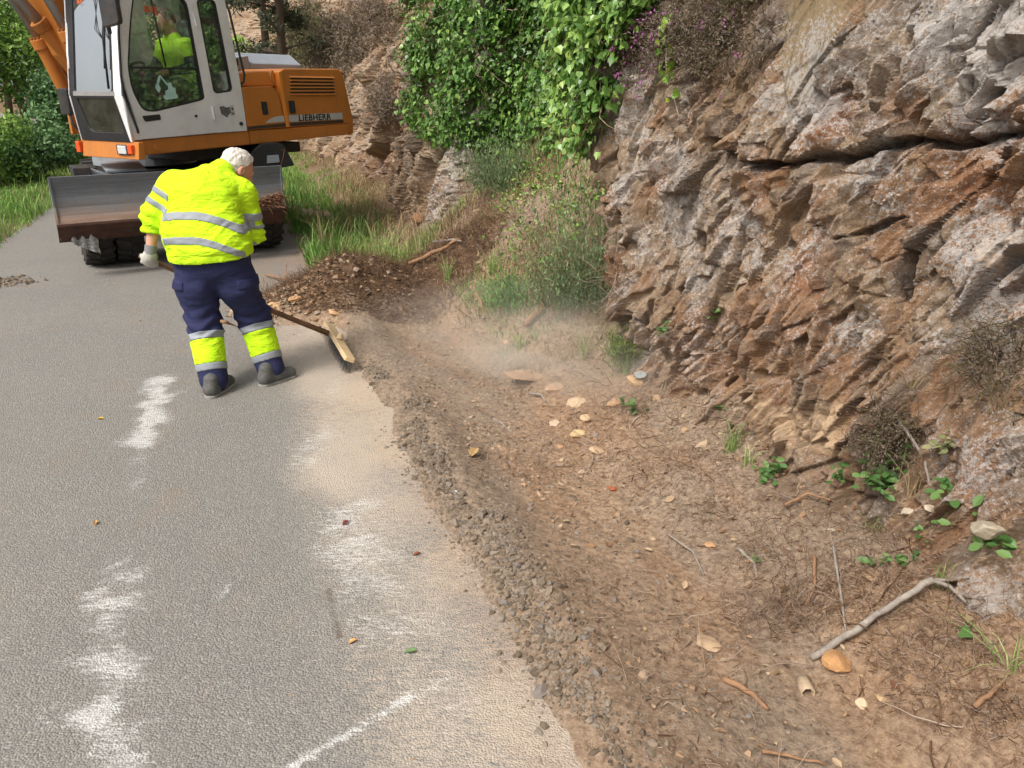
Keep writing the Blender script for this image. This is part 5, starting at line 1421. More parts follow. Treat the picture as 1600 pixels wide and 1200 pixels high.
def dhair(P): return np.maximum(ellip(P, dhd+A3(0, 0.018, 0.03), (0.086, 0.105, 0.102)), np.maximum((-(P[..., 2]-dhd[2])-0.02), -(P[..., 1]-dhd[1])-0.06-(P[..., 2]-dhd[2])*0.2))
snets(dhair, dhd-0.16, dhd+0.16, 0.010, 'hair', simple('dark_hair', (0.03, 0.022, 0.018), 0.7), driver, z0_)
# ================================================================== PLANTS AND LITTER
def m_leaf(name, cols, rough=0.5, trans=0.25, spec=0.4):
    m = NM(name)
    c = m.ramp(m.attr('rnd'), [(i/(len(cols)-1), lin(h)) for i, h in enumerate(cols)])
    m.fin(c, rough, spec=spec)
    if trans > 0:
        tl = m.new('ShaderNodeBsdfTranslucent'); m.t.links.new(c, tl.inputs[0])
        mx = m.new('ShaderNodeMixShader'); mx.inputs[0].default_value = trans
        m.t.links.new(m.b.outputs[0], mx.inputs[1]); m.t.links.new(tl.outputs[0], mx.inputs[2]); m.t.links.new(mx.outputs[0], m.o.inputs[0])
    return m.m
def unit(v): return v/np.maximum(np.linalg.norm(v, axis=-1, keepdims=True), 1e-9)
def rdir(n, up=0.0):
    v = rng.normal(size=(n, 3)); v[:, 2] += up
    return unit(v)
LEAF_IVY = (np.array([(0, 0, 0), (-.42, .05, .10), (-.50, .42, .13), (-.20, .72, .05), (0, 1, -.05), (.20, .72, .05), (.50, .42, .13), (.42, .05, .10)]), [(0, 1, 2, 3), (0, 3, 4, 5), (0, 5, 6, 7)])
LEAF_OVAL = (np.array([(0, 0, 0), (-.28, .35, .08), (-.22, .75, .06), (0, 1, 0), (.22, .75, .06), (.28, .35, .08)]), [(0, 1, 2, 3), (0, 3, 4, 5)])
LEAF_NARROW = (np.array([(0, 0, 0), (-.12, .4, .03), (0, 1, 0), (.12, .4, .03)]), [(0, 1, 2, 3)])
def leaf_arrays(P, ydir, normal, size, shape=LEAF_OVAL):
    tv, tf_ = shape
    y = unit(ydir); x = unit(np.cross(y, normal)); z = np.cross(x, y)
    B = np.stack([x, y, z], 1)                       # n,3,3
    V = P[:, None] + (tv[None]*size[:, None, None])@B
    n = len(P); k = len(tv)
    F = (np.arange(n)[:, None, None]*k + np.array(tf_)[None]).reshape(-1, 4)
    return V.reshape(-1, 3), F, k
def leaves(name, P, ydir, normal, size, mat, parent=None, shape=LEAF_OVAL, rnd=None, loc=None):
    V, F, k = leaf_arrays(P, ydir, normal, size, shape)
    r = np.repeat(rng.random(len(P)) if rnd is None else np.clip(rnd, 0, 1), k)
    return mesh_np(name, V, F, mat, parent, smooth=False, attrs=dict(rnd=r), loc=loc)
def blade_arrays(P, h, lean, width, bend_=0.6):
    """grass blades; lean = horizontal vector at the tip"""
    n = len(P); L = np.concatenate([lean, np.zeros((n, 1))], 1)
    side = np.stack([-lean[:, 1], lean[:, 0], np.zeros(n)], 1) + rng.normal(size=(n, 3))*0.3*np.array([1, 1, 0]); side = unit(side)*width[:, None]/2
    up = np.array([0, 0, 1.0])
    m1 = P + L*0.15 + up*h[:, None]*0.45; m2 = P + L*0.5 + up*h[:, None]*0.8; t = P + L + up*(h*(1-bend_*0.15))[:, None]
    V = np.stack([P-side, P+side, m1-side*.85, m1+side*.85, m2-side*.55, m2+side*.55, t], 1)
    b = np.arange(n)[:, None]*7
    Q = np.concatenate([b+np.array([[0, 1, 3, 2]]), b+np.array([[2, 3, 5, 4]])])
    T = b+np.array([[4, 5, 6]])
    return V.reshape(-1, 3), Q, T
def blades(name, P, h, lean, width, mat, parent=None, rnd=None, loc=None):
    V, Q, T = blade_arrays(P, h, lean, width)
    r = np.repeat(rng.random(len(P)) if rnd is None else rnd, 7)
    return mesh_np(name, V, [Q, T], mat, parent, smooth=True, attrs=dict(rnd=r), loc=loc)
def twig_arrays(P, d, length, r, wob=0.18, seg=4, sag=0.0):
    n = len(P); pts = [P]; dd = unit(d); 
    for i in range(seg-1):
        dd = unit(dd + rng.normal(size=(n, 3))*wob + np.array([0, 0, -sag]))
        pts.append(pts[-1] + dd*(length/(seg-1))[:, None])
    pts = np.stack(pts, 1)                              # n,seg,3
    a = unit(np.cross(d, rng.normal(size=(n, 3)))); b = unit(np.cross(d, a))
    ang = np.array([0, 2.094, 4.189])
    rr = r[:, None]*np.linspace(1, 0.45, seg)[None]
    ring = a[:, None, None]*np.cos(ang)[None, None, :, None] + b[:, None, None]*np.sin(ang)[None, None, :, None]
    V = pts[:, :, None] + ring*rr[:, :, None, None]
    F = []
    for i in range(seg-1):
        for k in range(3): F.append([i*3+k, i*3+(k+1) % 3, (i+1)*3+(k+1) % 3, (i+1)*3+k])
    F = (np.arange(n)[:, None, None]*(seg*3) + np.array(F)[None]).reshape(-1, 4)
    return V.reshape(-1, 3), F, seg*3, pts
def twigs(name, P, d, length, r, mat, parent=None, wob=0.18, seg=4, sag=0.0, rnd=None, loc=None):
    V, F, k, pts = twig_arrays(P, d, length, r, wob, seg, sag)
    rr = np.repeat(rng.random(len(P)) if rnd is None else rnd, k)
    return mesh_np(name, V, F, mat, parent, smooth=True, attrs=dict(rnd=rr), loc=loc), pts
_ico = bmesh.new(); bmesh.ops.create_icosphere(_ico, subdivisions=1, radius=1.0)
_ico.verts.ensure_lookup_table()
ICO_V = np.array([v.co[:] for v in _ico.verts]); ICO_F = np.array([[v.index for v in f.verts] for f in _ico.faces]); _ico.free()
def stones(name, P, size, mat, parent=None, flat=0.6, rnd=None, loc=None):
    n = len(P); k = len(ICO_V)
    ang = rng.random(n)*2*math.pi
    sc = np.stack([rng.uniform(.6, 1.3, n), rng.uniform(.5, 1.0, n), flat*rng.uniform(.4, 1.1, n)], 1)
    V = ICO_V[None]*(1+rng.uniform(-.32, .32, (n, k, 1)))*sc[:, None]
    # tilt + turn
    t = rng.normal(size=(n, 3))*0.35
    V = V + np.cross(t[:, None], V)
    ca, sa = np.cos(ang), np.sin(ang)
    X = V[..., 0]*ca[:, None]-V[..., 1]*sa[:, None]; Y = V[..., 0]*sa[:, None]+V[..., 1]*ca[:, None]
    V = np.stack([X, Y, V[..., 2]], -1)*size[:, None, None]*0.5 + P[:, None]
    F = (np.arange(n)[:, None, None]*k + ICO_F[None]).reshape(-1, 3)
    r = np.repeat(rng.random(n) if rnd is None else rnd, k)
    return mesh_np(name, V.reshape(-1, 3), F, mat, parent, attrs=dict(rnd=r), loc=loc)
def gpts(s, w, dz=0.0):
    x, y = sw2xy(s, w); z = ground_z(x, y)
    return np.stack([x, y, z+dz], 1)
def cliff_hits(u, v):
    """many spots of the photograph at once, on the rock face"""
    out = []
    t = np.linspace(2.0, 1, 1)*0 if False else 2.0*np.exp(np.linspace(0, math.log(30), 1300))
    for i in range(0, len(u), 400):
        uu, vv = u[i:i+400], v[i:i+400]
        x = (uu-800)/FPX; y = -(vv-600)/FPX
        r = np.stack([x, _c+y*_s, -_s+y*_c], 1)
        p = np.array([0, 0, CAM_H]) + t[None, :, None]*r[:, None]
        s, w = xy2sw(p[..., 0], p[..., 1])
        hit = (w > cliff_at(s, p[..., 2])-0.01) | ((p[..., 2] < bank(s, w)) & (w > 1.7))
        k = np.argmax(hit, 1); ok = hit.any(1)
        out.append(p[np.arange(len(uu)), k][ok])
    return np.concatenate(out)
def in_poly(u, v, P):
    ins = np.zeros(u.shape, bool)
    for (a, b), (c_, e_) in zip(P, P[1:]+P[:1]):
        cnd = (b > v) != (e_ > v)
        with np.errstate(divide='ignore', invalid='ignore'): xx = a + (v-b)/(e_-b)*(c_-a)
        ins ^= cnd & (u < xx)
    return ins
def sample_poly(P, n):
    P_ = np.array(P); lo, hi = P_.min(0), P_.max(0); U_ = []; V_ = []
    while sum(map(len, U_)) < n:
        u = rng.uniform(lo[0], hi[0], n); v = rng.uniform(lo[1], hi[1], n); m = in_poly(u, v, P); U_.append(u[m]); V_.append(v[m])
    return np.concatenate(U_)[:n], np.concatenate(V_)[:n]
OUT = np.array([-RN[0], -RN[1], 0.0])                # away from the rock, towards the road

M_IVY = m_leaf('ivy_leaf', ['#2f4a20', '#40622a', '#587e36', '#769a48', '#9ab65c', '#b0b563'], 0.35, 0.2, 0.5)
M_IVYY = m_leaf('ivy_leaf_young', ['#5f8c2a', '#7ba336', '#93b545', '#a9a63e'], 0.4, 0.3)
M_GRASS = m_leaf('grass_blade', ['#456b2a', '#588236', '#739b46', '#8bab56', '#a9b374'], 0.6, 0.3)
M_GRASSD = m_leaf('dry_grass', ['#7d6b4c', '#9a8863', '#b3a27e', '#8e7a62'], 0.85, 0.15, 0.1)
M_TWIG = m_leaf('dead_twig', ['#56402f', '#7a5f49', '#98806a', '#a89788', '#6a4f3a'], 0.9, 0.0, 0.1)
M_HEATH = m_leaf('heather_stem', ['#4c4232', '#5f5240', '#74624f', '#59603a', '#6b5a4a'], 0.9, 0.1, 0.1)
M_PINK = m_leaf('heather_flower', ['#a2568e', '#c27ab2', '#b064a0'], 0.7, 0.2)
M_BUSH = m_leaf('bush_leaf', ['#3f5f25', '#557a30', '#6c913c', '#88aa4c', '#9dba5c'], 0.5, 0.3)
M_BUSHD = m_leaf('dark_bush_leaf', ['#32502a', '#436438', '#557a47', '#6b8f58', '#82a26c'], 0.5, 0.25)
M_PINEL = m_leaf('pine_needle', ['#2a3424', '#3b4631', '#4d563e', '#5f6046'], 0.7, 0.1)
M_BARK = simple('bark', lin('#54463a'), 0.9, 0, 0.3, 12, 0.6, 40)
M_STONE = m_leaf('loose_stone', ['#705c4b', '#836b55', '#96795f', '#a68b70', '#82766c', '#b39c80'], 0.9, 0.0, 0.15)
M_CLOD = m_leaf('gravel_clod', ['#5a4e43', '#6b5f51', '#7b6d5d', '#8a7d6e', '#77706a'], 0.95, 0.0, 0.1)
M_FLAKE = m_leaf('dry_leaf', ['#7a5a42', '#8f7052', '#a2866a', '#b39d7f', '#6e4c3a'], 0.85, 0.1, 0.1)

# ---- ivy curtain
IVY = [(632, -160), (628, 60), (648, 100), (655, 130), (632, 165), (655, 185), (680, 215), (750, 230), (782, 250), (805, 250), (825, 215), (870, 225), (905, 240), (940, 232), (935, 200), (955, 175), (966, 140), (935, 95), (1000, 62), (1030, 0), (1040, -160)]
u, v = sample_poly(IVY, 4600)
dens = fbm(u/42, v/42, 3, 3, 201)
m_ = (dens > -0.42) & ((u < 880) | (dens > -0.08) | (rng.random(len(u)) < 0.4)); u, v = u[m_], v[m_]
A = cliff_hits(u, v)
u, v = u[:len(A)], v[:len(A)]
N = len(A); k = 7
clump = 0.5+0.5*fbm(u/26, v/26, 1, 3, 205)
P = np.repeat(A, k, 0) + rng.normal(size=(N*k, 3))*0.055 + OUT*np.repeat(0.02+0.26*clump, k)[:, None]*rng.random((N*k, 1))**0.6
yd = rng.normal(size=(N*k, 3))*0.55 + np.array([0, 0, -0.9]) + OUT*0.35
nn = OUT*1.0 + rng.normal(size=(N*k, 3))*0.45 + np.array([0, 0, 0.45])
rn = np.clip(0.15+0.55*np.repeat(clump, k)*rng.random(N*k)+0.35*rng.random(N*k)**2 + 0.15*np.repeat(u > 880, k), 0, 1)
ivy = empty('ivy', tuple(A.mean(0)))
tag(ivy, 'dense curtain of green ivy hanging down the rock face above the verge', 'ivy')
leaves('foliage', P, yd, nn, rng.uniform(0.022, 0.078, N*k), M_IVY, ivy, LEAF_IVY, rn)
def reparent(o, p):
    o.parent = p; o.location = -Vector(p.location)
    return o
reparent(ivy.children[0], ivy)
idx_ = rng.choice(N, 420); tw, _ = twigs('stem', A[idx_]+OUT*0.08, np.array([0, 0, -1.0])+rng.normal(size=(420, 3))*0.5, rng.uniform(.2, .6, 420), rng.uniform(.003, .006, 420), M_TWIG, ivy); reparent(tw, ivy); tw['kind'] = 'stuff'

def things_from_mesh(root, objs):
    for o in objs:
        if o.name.split('.')[0] in ('stem', 'flowers'): o['kind'] = 'stuff'
    for o in objs: reparent(o, root)
    return root
# ---- ivy strand hanging alone with pale vine
st0 = cliff_hit(1062, 20) + OUT*0.06; st1 = cliff_hit(1062, 250) + OUT*0.04
strand = empty('ivy_strand', tuple(st0)); tag(strand, 'single ivy strand with bright leaves and a long bare vine dangling right of the heather', 'ivy')
pth = [st0+(st1-st0)*t + OUT*(0.03*math.sin(6*t)) + A3(0.012*math.sin(9*t+1), 0.0, 0) for t in np.linspace(0, 1, 14)]
reparent(tube('vine', [tuple(p) for p in pth], list(np.linspace(.0045, .002, 14)), simple('vine_bark', lin('#a89a88'), 0.8), strand, 5), strand)
n = 46; tt = rng.random(n)**0.9*0.55; base = st0+(st1-st0)*tt[:, None]
things_from_mesh(strand, [leaves('foliage', base+rng.normal(size=(n, 3))*0.035+OUT*0.02, rng.normal(size=(n, 3))+A3(0, 0, -.8), OUT+rng.normal(size=(n, 3))*.4+A3(0, 0, .4), rng.uniform(.03, .065, n), M_IVYY, strand, LEAF_IVY)])

# ---- heather bushes on the rock
def heather(u, v, ru, rv, n, label, flowers=0.2, out=0.16, green=0.3, r=0.0022, group=None, lf=0.028):
    uu = u+ru*rng.normal(size=n)*0.5; vv = v+rv*rng.normal(size=n)*0.5
    A = cliff_hits(uu, vv); c = A.mean(0)
    A = A[np.linalg.norm(A-np.median(A, 0), axis=1) < 3.0*max(ru, rv)/FPX*np.linalg.norm(c)+0.4]; n = len(A)
    root = empty('heather_bush', tuple(c)); tag(root, label, 'heather', group)
    d = OUT*0.9 + rng.normal(size=(n, 3))*0.75 + A3(0, 0, 0.15)
    sc = np.linalg.norm(c)/6.0
    t_, pts = twigs('stem', A, d, rng.uniform(.5, 1.3, n)*out, np.full(n, r*max(1, sc)), M_HEATH, root, 0.35, 5)
    q = pts[:, 1:].reshape(-1, 3); k = 3
    q = np.repeat(q, k, 0)+rng.normal(size=(len(q)*k, 3))*0.018*sc
    lv = leaves('foliage', q, rng.normal(size=(len(q), 3))+A3(0, 0, .5), rng.normal(size=(len(q), 3)), rng.uniform(.6, 1.3, len(q))*lf*sc, m_leaf('heather_leaf', ['#53503a', '#66603f', '#6f6a55', '#5d6b3c', '#7d6e5c'] if green > .4 else ['#5d5044', '#74655a', '#85766c', '#6a6146', '#7d6a5f'], 0.85, 0.1), root, LEAF_NARROW)
    obs = [t_, lv]
    if flowers > 0:
        m = rng.random(n) < flowers; q = pts[m][:, -1]; q = np.repeat(q, 7, 0)+rng.normal(size=(m.sum()*7, 3))*0.014*sc
        if len(q): obs.append(leaves('flowers', q, rng.normal(size=(len(q), 3)), rng.normal(size=(len(q), 3)), rng.uniform(.012, .022, len(q))*sc, M_PINK, root, LEAF_OVAL))
    return things_from_mesh(root, obs)
heather(1005, 62, 60, 50, 420, 'brown heather with pink flowers between the ivy and the bare rock', 0.22, .15)
heather(1120, 55, 75, 60, 560, 'large dry brown heather hanging over the rock near the top of the photo', 0.03, .17, .1)
heather(1150, -60, 100, 60, 400, 'heather clump above the large dry brown one', 0.0, .2, .5)
heather(920, 92, 60, 16, 90, 'thin heather spray with a few pink blooms in the right edge of the ivy', 0.35, .14)
heather(610, 150, 30, 40, 260, 'dark heather growing in the rocks left of the ivy', 0.0, .35, .2)
heather(540, 70, 70, 60, 800, 'grey-brown heather covering the slope above the engine hood', 0.0, .6, .35)
heather(480, 60, 55, 50, 600, 'greenish heather on the far slope above the grey engine cover', 0.0, .8, .6)
heather(590, 20, 40, 60, 300, 'dark bush under the tall reddish slab left of the ivy', 0.0, .5, .2)
heather(1560, 560, 60, 60, 220, 'wiry dry bush clinging to the rock at the right edge', 0.0, .13, .1)
heather(1395, 690, 45, 60, 240, 'tangle of dry stems at the foot of the near rock', 0.0, .13, .3)

# ---- feathery broom shrubs on the bank
def feathery(u, v, h, rad, n, label, mat):
    c = surf(u, v); root = empty('shrub', tuple(c)); tag(root, label, 'shrub')
    A = c + rng.normal(size=(n, 3))*np.array([rad*.5, rad*.5, 0.0]); A[:, 2] = c[2] + rng.normal(size=n)*0.03 - 0.02
    d = rng.normal(size=(n, 3))*0.38 + A3(0, 0, 1) + OUT*0.2
    t_, pts = twigs('stem', A, d, rng.uniform(.4, 1.1, n)*h, np.full(n, .0022), mat, root, 0.16, 5)
    q = pts[:, 1:].reshape(-1, 3); q = np.repeat(q, 3, 0)+rng.normal(size=(len(q)*3, 3))*0.02
    lv = leaves('foliage', q, rng.normal(size=(len(q), 3))*.6+A3(0, 0, 1), rng.normal(size=(len(q), 3)), rng.uniform(.02, .05, len(q)), mat, root, LEAF_NARROW)
    return things_from_mesh(root, [t_, lv])
M_FEATH = m_leaf('feathery_leaf', ['#4f5f40', '#647a50', '#7a8c60', '#8f9a74'], 0.7, 0.2)
feathery(925, 470, .80, .24, 260, 'tall feathery green shrub against the left edge of the near rock', M_FEATH)
feathery(880, 480, .45, .22, 110, 'smaller grey-green shrub leaning on the left of the tall feathery one', M_FEATH)
feathery(800, 478, .28, .24, 150, 'low bright green shrub at the top of the bare bank', m_leaf('b2', ['#4c6f35', '#5f8a45', '#78a056'], 0.6, 0.2))
feathery(790, 290, .55, .35, 300, 'dark green undergrowth shrub right below the ivy', M_FEATH)
feathery(980, 560, .22, .1, 90, 'small mossy green shrub at the foot of the rock corner', m_leaf('b3', ['#4a5c22', '#5f7430', '#76803a'], 0.6, 0.2))

# ---- grass along the verges (nobody could count it)
def verge(name, s0, s1, w0, w1, n, h, mat, label=None, tall=0.0, mask=None, wid=(.004, .009)):
    s = s0+(s1-s0)*rng.random(n)**1.3; w = rng.uniform(w0, w1, n)
    keep = fbm(s*1.3, w*1.6, 4, 3, 301) > (-0.25 if mask is None else mask)
    s, w = s[keep], w[keep]; P = gpts(s, w, -0.01)
    hh = rng.uniform(.4, 1.0, len(s))*h*(0.7+0.5*fbm(s*0.8, w*0.8, 2, 2, 305)) + (rng.random(len(s)) < tall)*h*0.9
    ln = rng.normal(size=(len(s), 2))*hh[:, None]*0.35
    o = blades(name, P, hh, ln, rng.uniform(*wid, len(s))*(1+s/14), mat, rnd=np.clip(0.5+0.5*fbm(s*1.1, w*1.1, 9, 3, 307)+rng.normal(size=len(s))*.2, 0, 1))
    return tag(o, kind='stuff')
verge('grass', 8.0, 30, 0.75, 1.75, 20000, .27, M_GRASS, tall=.05, mask=-.3)
verge('grass', 9.5, 30, 1.6, 2.3, 3500, .22, M_GRASS, mask=0.0)
verge('dry_grass', 8.0, 24, 1.4, 2.6, 5000, .2, M_GRASSD, mask=-.2)
verge('grass', 7.8, 9.3, 1.5, 2.2, 1500, .2, M_GRASS, mask=0.0)
verge('grass', 9.0, 26, -6.0, -2.72, 22000, .26, M_GRASS, tall=.03, mask=-.6)
verge('grass', 5.0, 9.4, 1.8, 3.2, 4200, .20, M_GRASS, mask=-0.02)
verge('dry_grass', 4.6, 14, 1.7, 3.3, 10500, .17, M_GRASSD, mask=-0.3)
verge('dry_grass', 8.0, 16, 0.8, 2.4, 2500, .3, M_GRASSD, mask=-0.1, tall=.2, wid=(.003, .006))
verge('dry_grass', 0.8, 4.4, 2.0, 2.6, 1500, .07, M_GRASSD, mask=0.05, wid=(.002, .004))
# creeping green weeds on the slope below the ivy
u, v = sample_poly([(760, 240), (900, 250), (950, 300), (930, 380), (860, 420), (760, 380), (720, 330)], 900)
m_ = fbm(u/30, v/30, 7, 3, 211) > -0.02; A = cliff_hits(u[m_], v[m_]); n = len(A)*5
tag(leaves('weeds', np.repeat(A, 5, 0)+rng.normal(size=(n, 3))*.05+OUT*.04, rng.normal(size=(n, 3))+A3(0, 0, .3), OUT+rng.normal(size=(n, 3))*.6+A3(0, 0, .8), rng.uniform(.02, .045, n), M_IVY, None, LEAF_OVAL), kind='stuff')
u, v = sample_poly([(540, 260), (640, 250), (760, 300), (870, 330), (980, 420), (970, 480), (840, 430), (720, 400), (600, 330)], 1500)
A = cliff_hits(u, v); t_, _ = twigs('dry_stems', A, rng.normal(size=(len(A), 3))+A3(0, 0, .2)+OUT*.3, rng.uniform(.08, .35, len(A)), rng.uniform(.0012, .003, len(A)), M_TWIG, None, .3); tag(t_, kind='stuff')

# ---- loose things on the soil
def scatter(n, s0, s1, w0, w1, mean_w=None, sd=None):
    s = rng.uniform(s0, s1, n)
    w = rng.uniform(w0, w1, n) if mean_w is None else mean_w+rng.normal(size=n)*sd
    return s, w
# windrow of clods along the seam of road and soil
s, w = scatter(9500, 0.8, 5.2, 0, 0, 0.87, 0.075); w = w + 0.03*np.sin(s*3.1)
m_ = fbm(s*1.4, w*3, 3, 3, 401) > -0.22; s, w = s[m_], w[m_]
sz = np.clip(rng.lognormal(math.log(.0105), .55, len(s)), .004, .045)
tag(stones('gravel', gpts(s, w, 0.001), sz, M_CLOD, flat=.8), kind='stuff')
s, w = scatter(5200, 0.8, 5.4, 0.75, 1.6); sz = np.clip(rng.lognormal(math.log(.009), .5, len(s)), .004, .03)
tag(stones('gravel', gpts(s, w, 0.0), sz, M_CLOD, flat=.7), kind='stuff')
s, w = scatter(2200, 0.8, 6.5, 0, 0, 0.45, 0.28); sz = np.clip(rng.lognormal(math.log(.0045), .4, len(s)), .002, .012)
tag(stones('grit', gpts(s, w, 0.003), sz, M_STONE, flat=.7), kind='stuff')
s, w = scatter(7500, 0.8, 8.5, 1.05, 2.6); m_ = fbm(s*1.2, w*2, 6, 3, 405) > -0.2; s, w = s[m_], w[m_]
sz = np.clip(rng.lognormal(math.log(.013), .62, len(s)), .004, .06)
tag(stones('stone_chips', gpts(s, w, 0.0), sz, M_STONE, flat=.5), kind='stuff')
# roots, straw and twigs
s, w = scatter(9500, 0.8, 8.8, 1.0, 2.65); m_ = (fbm(s*1.4, w*1.8, 1, 3, 409) + 0.5*sstep(1.2, 2.3, w) - 0.2) > -0.1; s, w = s[m_], w[m_]
P = gpts(s, w, 0.004); d = rng.normal(size=(len(s), 3))*A3(1, 1, .28)
t_, _ = twigs('roots_and_straw', P, d, rng.lognormal(math.log(.07), .5, len(s)), rng.uniform(.0008, .0026, len(s)), M_TWIG, None, .32, 5, .02); tag(t_, kind='stuff')
s, w = scatter(420, 0.8, 6.5, 1.7, 2.6); P = gpts(s, w, 0.006); t_, _ = twigs('thick_roots', P, rng.normal(size=(len(s), 3))*A3(1, 1, .25), rng.uniform(.08, .28, len(s)), rng.uniform(.0025, .005, len(s)), M_TWIG, None, .25, 6, .01); tag(t_, kind='stuff')
for (u, v, r_, n_) in ((1240, 960, .13, 800), (1200, 870, .2, 500), (1120, 800, .2, 350), (1420, 930, .25, 700), (1560, 1120, .14, 380), (1500, 1000, .2, 400), (980, 640, .2, 400), (1330, 900, .2, 500), (1450, 1060, .22, 450), (1180, 960, .15, 300), (1060, 720, .2, 350), (1380, 820, .15, 400)):
    c = onground(u, v); x = c[0]+rng.normal(size=n_)*r_*.55; y = c[1]+rng.normal(size=n_)*r_*.55
    P = np.stack([x, y, ground_z(x, y)+rng.uniform(0, .02, n_)], 1)
    t_, _ = twigs('root_tangle', P, rng.normal(size=(n_, 3))*A3(1, 1, .5), rng.uniform(.03, .12, n_), rng.uniform(.0006, .0018, n_), M_TWIG, None, .5, 5, .03); tag(t_, kind='stuff')
s, w = scatter(1500, 0.8, 8.5, 1.2, 2.6); P = gpts(s, w, 0.006)
tag(leaves('dry_leaves', P, rng.normal(size=(len(s), 3))*A3(1, 1, .15), A3(0, 0, 1)+rng.normal(size=(len(s), 3))*.35, rng.lognormal(math.log(.022), .4, len(s)), M_FLAKE, None, LEAF_OVAL), kind='stuff')
# the pile of scraped debris
n = 9500; a = rng.random(n)*2*math.pi; rr = np.sqrt(rng.random(n))
s = 7.2+0.95*rr*np.cos(a); w = 1.35+1.15*rr*np.sin(a); m_ = heap(s, w) > 0.02; s, w = s[m_], w[m_]
P = gpts(s, w, 0.01)
t_, _ = twigs('roots_in_the_heap', P, rng.normal(size=(len(s), 3))*A3(1, 1, .6)+A3(0, 0, .15), rng.uniform(.05, .2, len(s)), rng.uniform(.0012, .0035, len(s)), m_leaf('heap_root', ['#3b2a1f', '#57402f', '#73573f', '#8c7053', '#5a4434'], 0.95, 0), None, .4, 5, .02); tag(t_, kind='stuff')
n = 700; s = rng.normal(6.95, .3, n); w = rng.normal(0.55, .4, n); m_ = (heap(s, w) > 0.012) | (rng.random(n) < .15); s, w = s[m_], w[m_]
tag(stones('chips_in_the_heap', gpts(s, w, 0.012), np.clip(rng.lognormal(math.log(.035), .45, len(s)), .01, .09), M_STONE, flat=.45), kind='stuff')
# crumbs around the worker's feet and the blade
n = 700; s = rng.uniform(6.0, 8.5, n); w = rng.uniform(-0.5, 0.7, n); m_ = rng.random(n) < sstep(-0.5, 0.6, w); s, w = s[m_], w[m_]
tag(stones('crumbs', gpts(s, w, .003), rng.uniform(.006, .02, len(s)), M_STONE, flat=.6), kind='stuff')
n = 260; c = G(6, 443); x = c[0]+rng.normal(size=n)*.13; y = c[1]+rng.normal(size=n)*.11
tag(stones('spilled_soil', np.stack([x, y, np.full(n, .008)], 1), rng.uniform(.01, .05, n), M_CLOD, flat=.8), kind='stuff')
# debris lying in the blade at its right end
n = 380; loc = np.stack([rng.uniform(.72, 1.07, n), rng.uniform(-2.025, -1.97, n), np.zeros(n)], 1); loc[:, 2] = 0.60+0.14*rng.random(n)*(0.5+0.5*(loc[:, 0]-.72)/.35)
wd = loc@np.array([[0.839, 0.545, 0], [-0.545, 0.839, 0], [0, 0, 1]]) + ex_C
t_, _ = twigs('debris_in_the_blade', wd, rng.normal(size=(n, 3))*A3(1, 1, .3), rng.uniform(.04, .14, n), rng.uniform(.003, .008, n), m_leaf('debris', ['#6b4a36', '#8a6248', '#a9805f', '#7a5a48'], .95, 0), None, .25, 4); tag(t_, kind='stuff')

# ---- trees and bushes on the left and far away
def crown_leaves(c, rad, n, size, blobs=9, k=None):
    bl = rng.normal(size=(blobs, 3)); bl = unit(bl)*rng.uniform(.35, .85, (blobs, 1)); br = rng.uniform(.28, .5, blobs)
    i = rng.integers(0, blobs, n); d = unit(rng.normal(size=(n, 3)))*rng.uniform(.55, 1.05, (n, 1))
    P = (bl[i]+d*br[i][:, None])*np.array(rad)+np.array(c)
    return P, d, bl*np.array(rad)+np.array(c)
def tree(name, s, w, h, rad, n, leaf, mat, label, cat, trunk_r=.09, group=None, shape=LEAF_OVAL, base=None):
    b = gpts(np.array([s]), np.array([w]))[0] if base is None else np.array(base)
    root = empty(name, tuple(b)); tag(root, label, cat, group)
    c = A3(0, 0, h-rad[2]*0.85)
    P, d, bl = crown_leaves(c, rad, n, leaf)
    P[:, 2] = np.maximum(P[:, 2], 0.05)
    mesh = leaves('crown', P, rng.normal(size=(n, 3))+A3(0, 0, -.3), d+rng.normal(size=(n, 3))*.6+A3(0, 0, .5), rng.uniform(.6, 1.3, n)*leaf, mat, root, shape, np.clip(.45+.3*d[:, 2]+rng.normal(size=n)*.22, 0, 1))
    bm = bmesh.new()
    bm_tube(bm, [(0, 0, -.1), (0.03*h, 0.01*h, h*.3), (0.01*h, 0.02*h, h*.6), tuple(c)], [trunk_r, trunk_r*.8, trunk_r*.55, trunk_r*.25], 8)
    for q in bl[:7]:
        st = A3(0.02*h, 0.01*h, h*rng.uniform(.3, .6)); mm = (st+q)/2+A3(0, 0, .1)
        bm_tube(bm, [tuple(st), tuple(mm), tuple(q)], [trunk_r*.45, trunk_r*.3, trunk_r*.12], 5)
    obj_bm('trunk', bm, M_BARK, root, smooth=True)
    return root
G_ = 'trees and bushes along the left of the road'
def gb(u, v): return G(u, v)*A3(1, 1, 0)
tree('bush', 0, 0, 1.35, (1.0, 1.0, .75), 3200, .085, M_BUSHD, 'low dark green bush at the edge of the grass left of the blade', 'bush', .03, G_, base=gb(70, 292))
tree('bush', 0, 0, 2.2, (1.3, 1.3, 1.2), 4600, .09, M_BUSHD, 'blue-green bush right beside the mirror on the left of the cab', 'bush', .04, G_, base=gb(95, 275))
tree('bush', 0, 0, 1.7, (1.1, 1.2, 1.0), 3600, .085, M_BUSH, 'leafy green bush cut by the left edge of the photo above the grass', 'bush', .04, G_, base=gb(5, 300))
tree('bush', 0, 0, 1.6, (1.5, 1.3, 1.0), 3600, .09, M_BUSH, 'green bush seen through the gap under the cab on the left', 'bush', .04, G_, base=gb(150, 268))
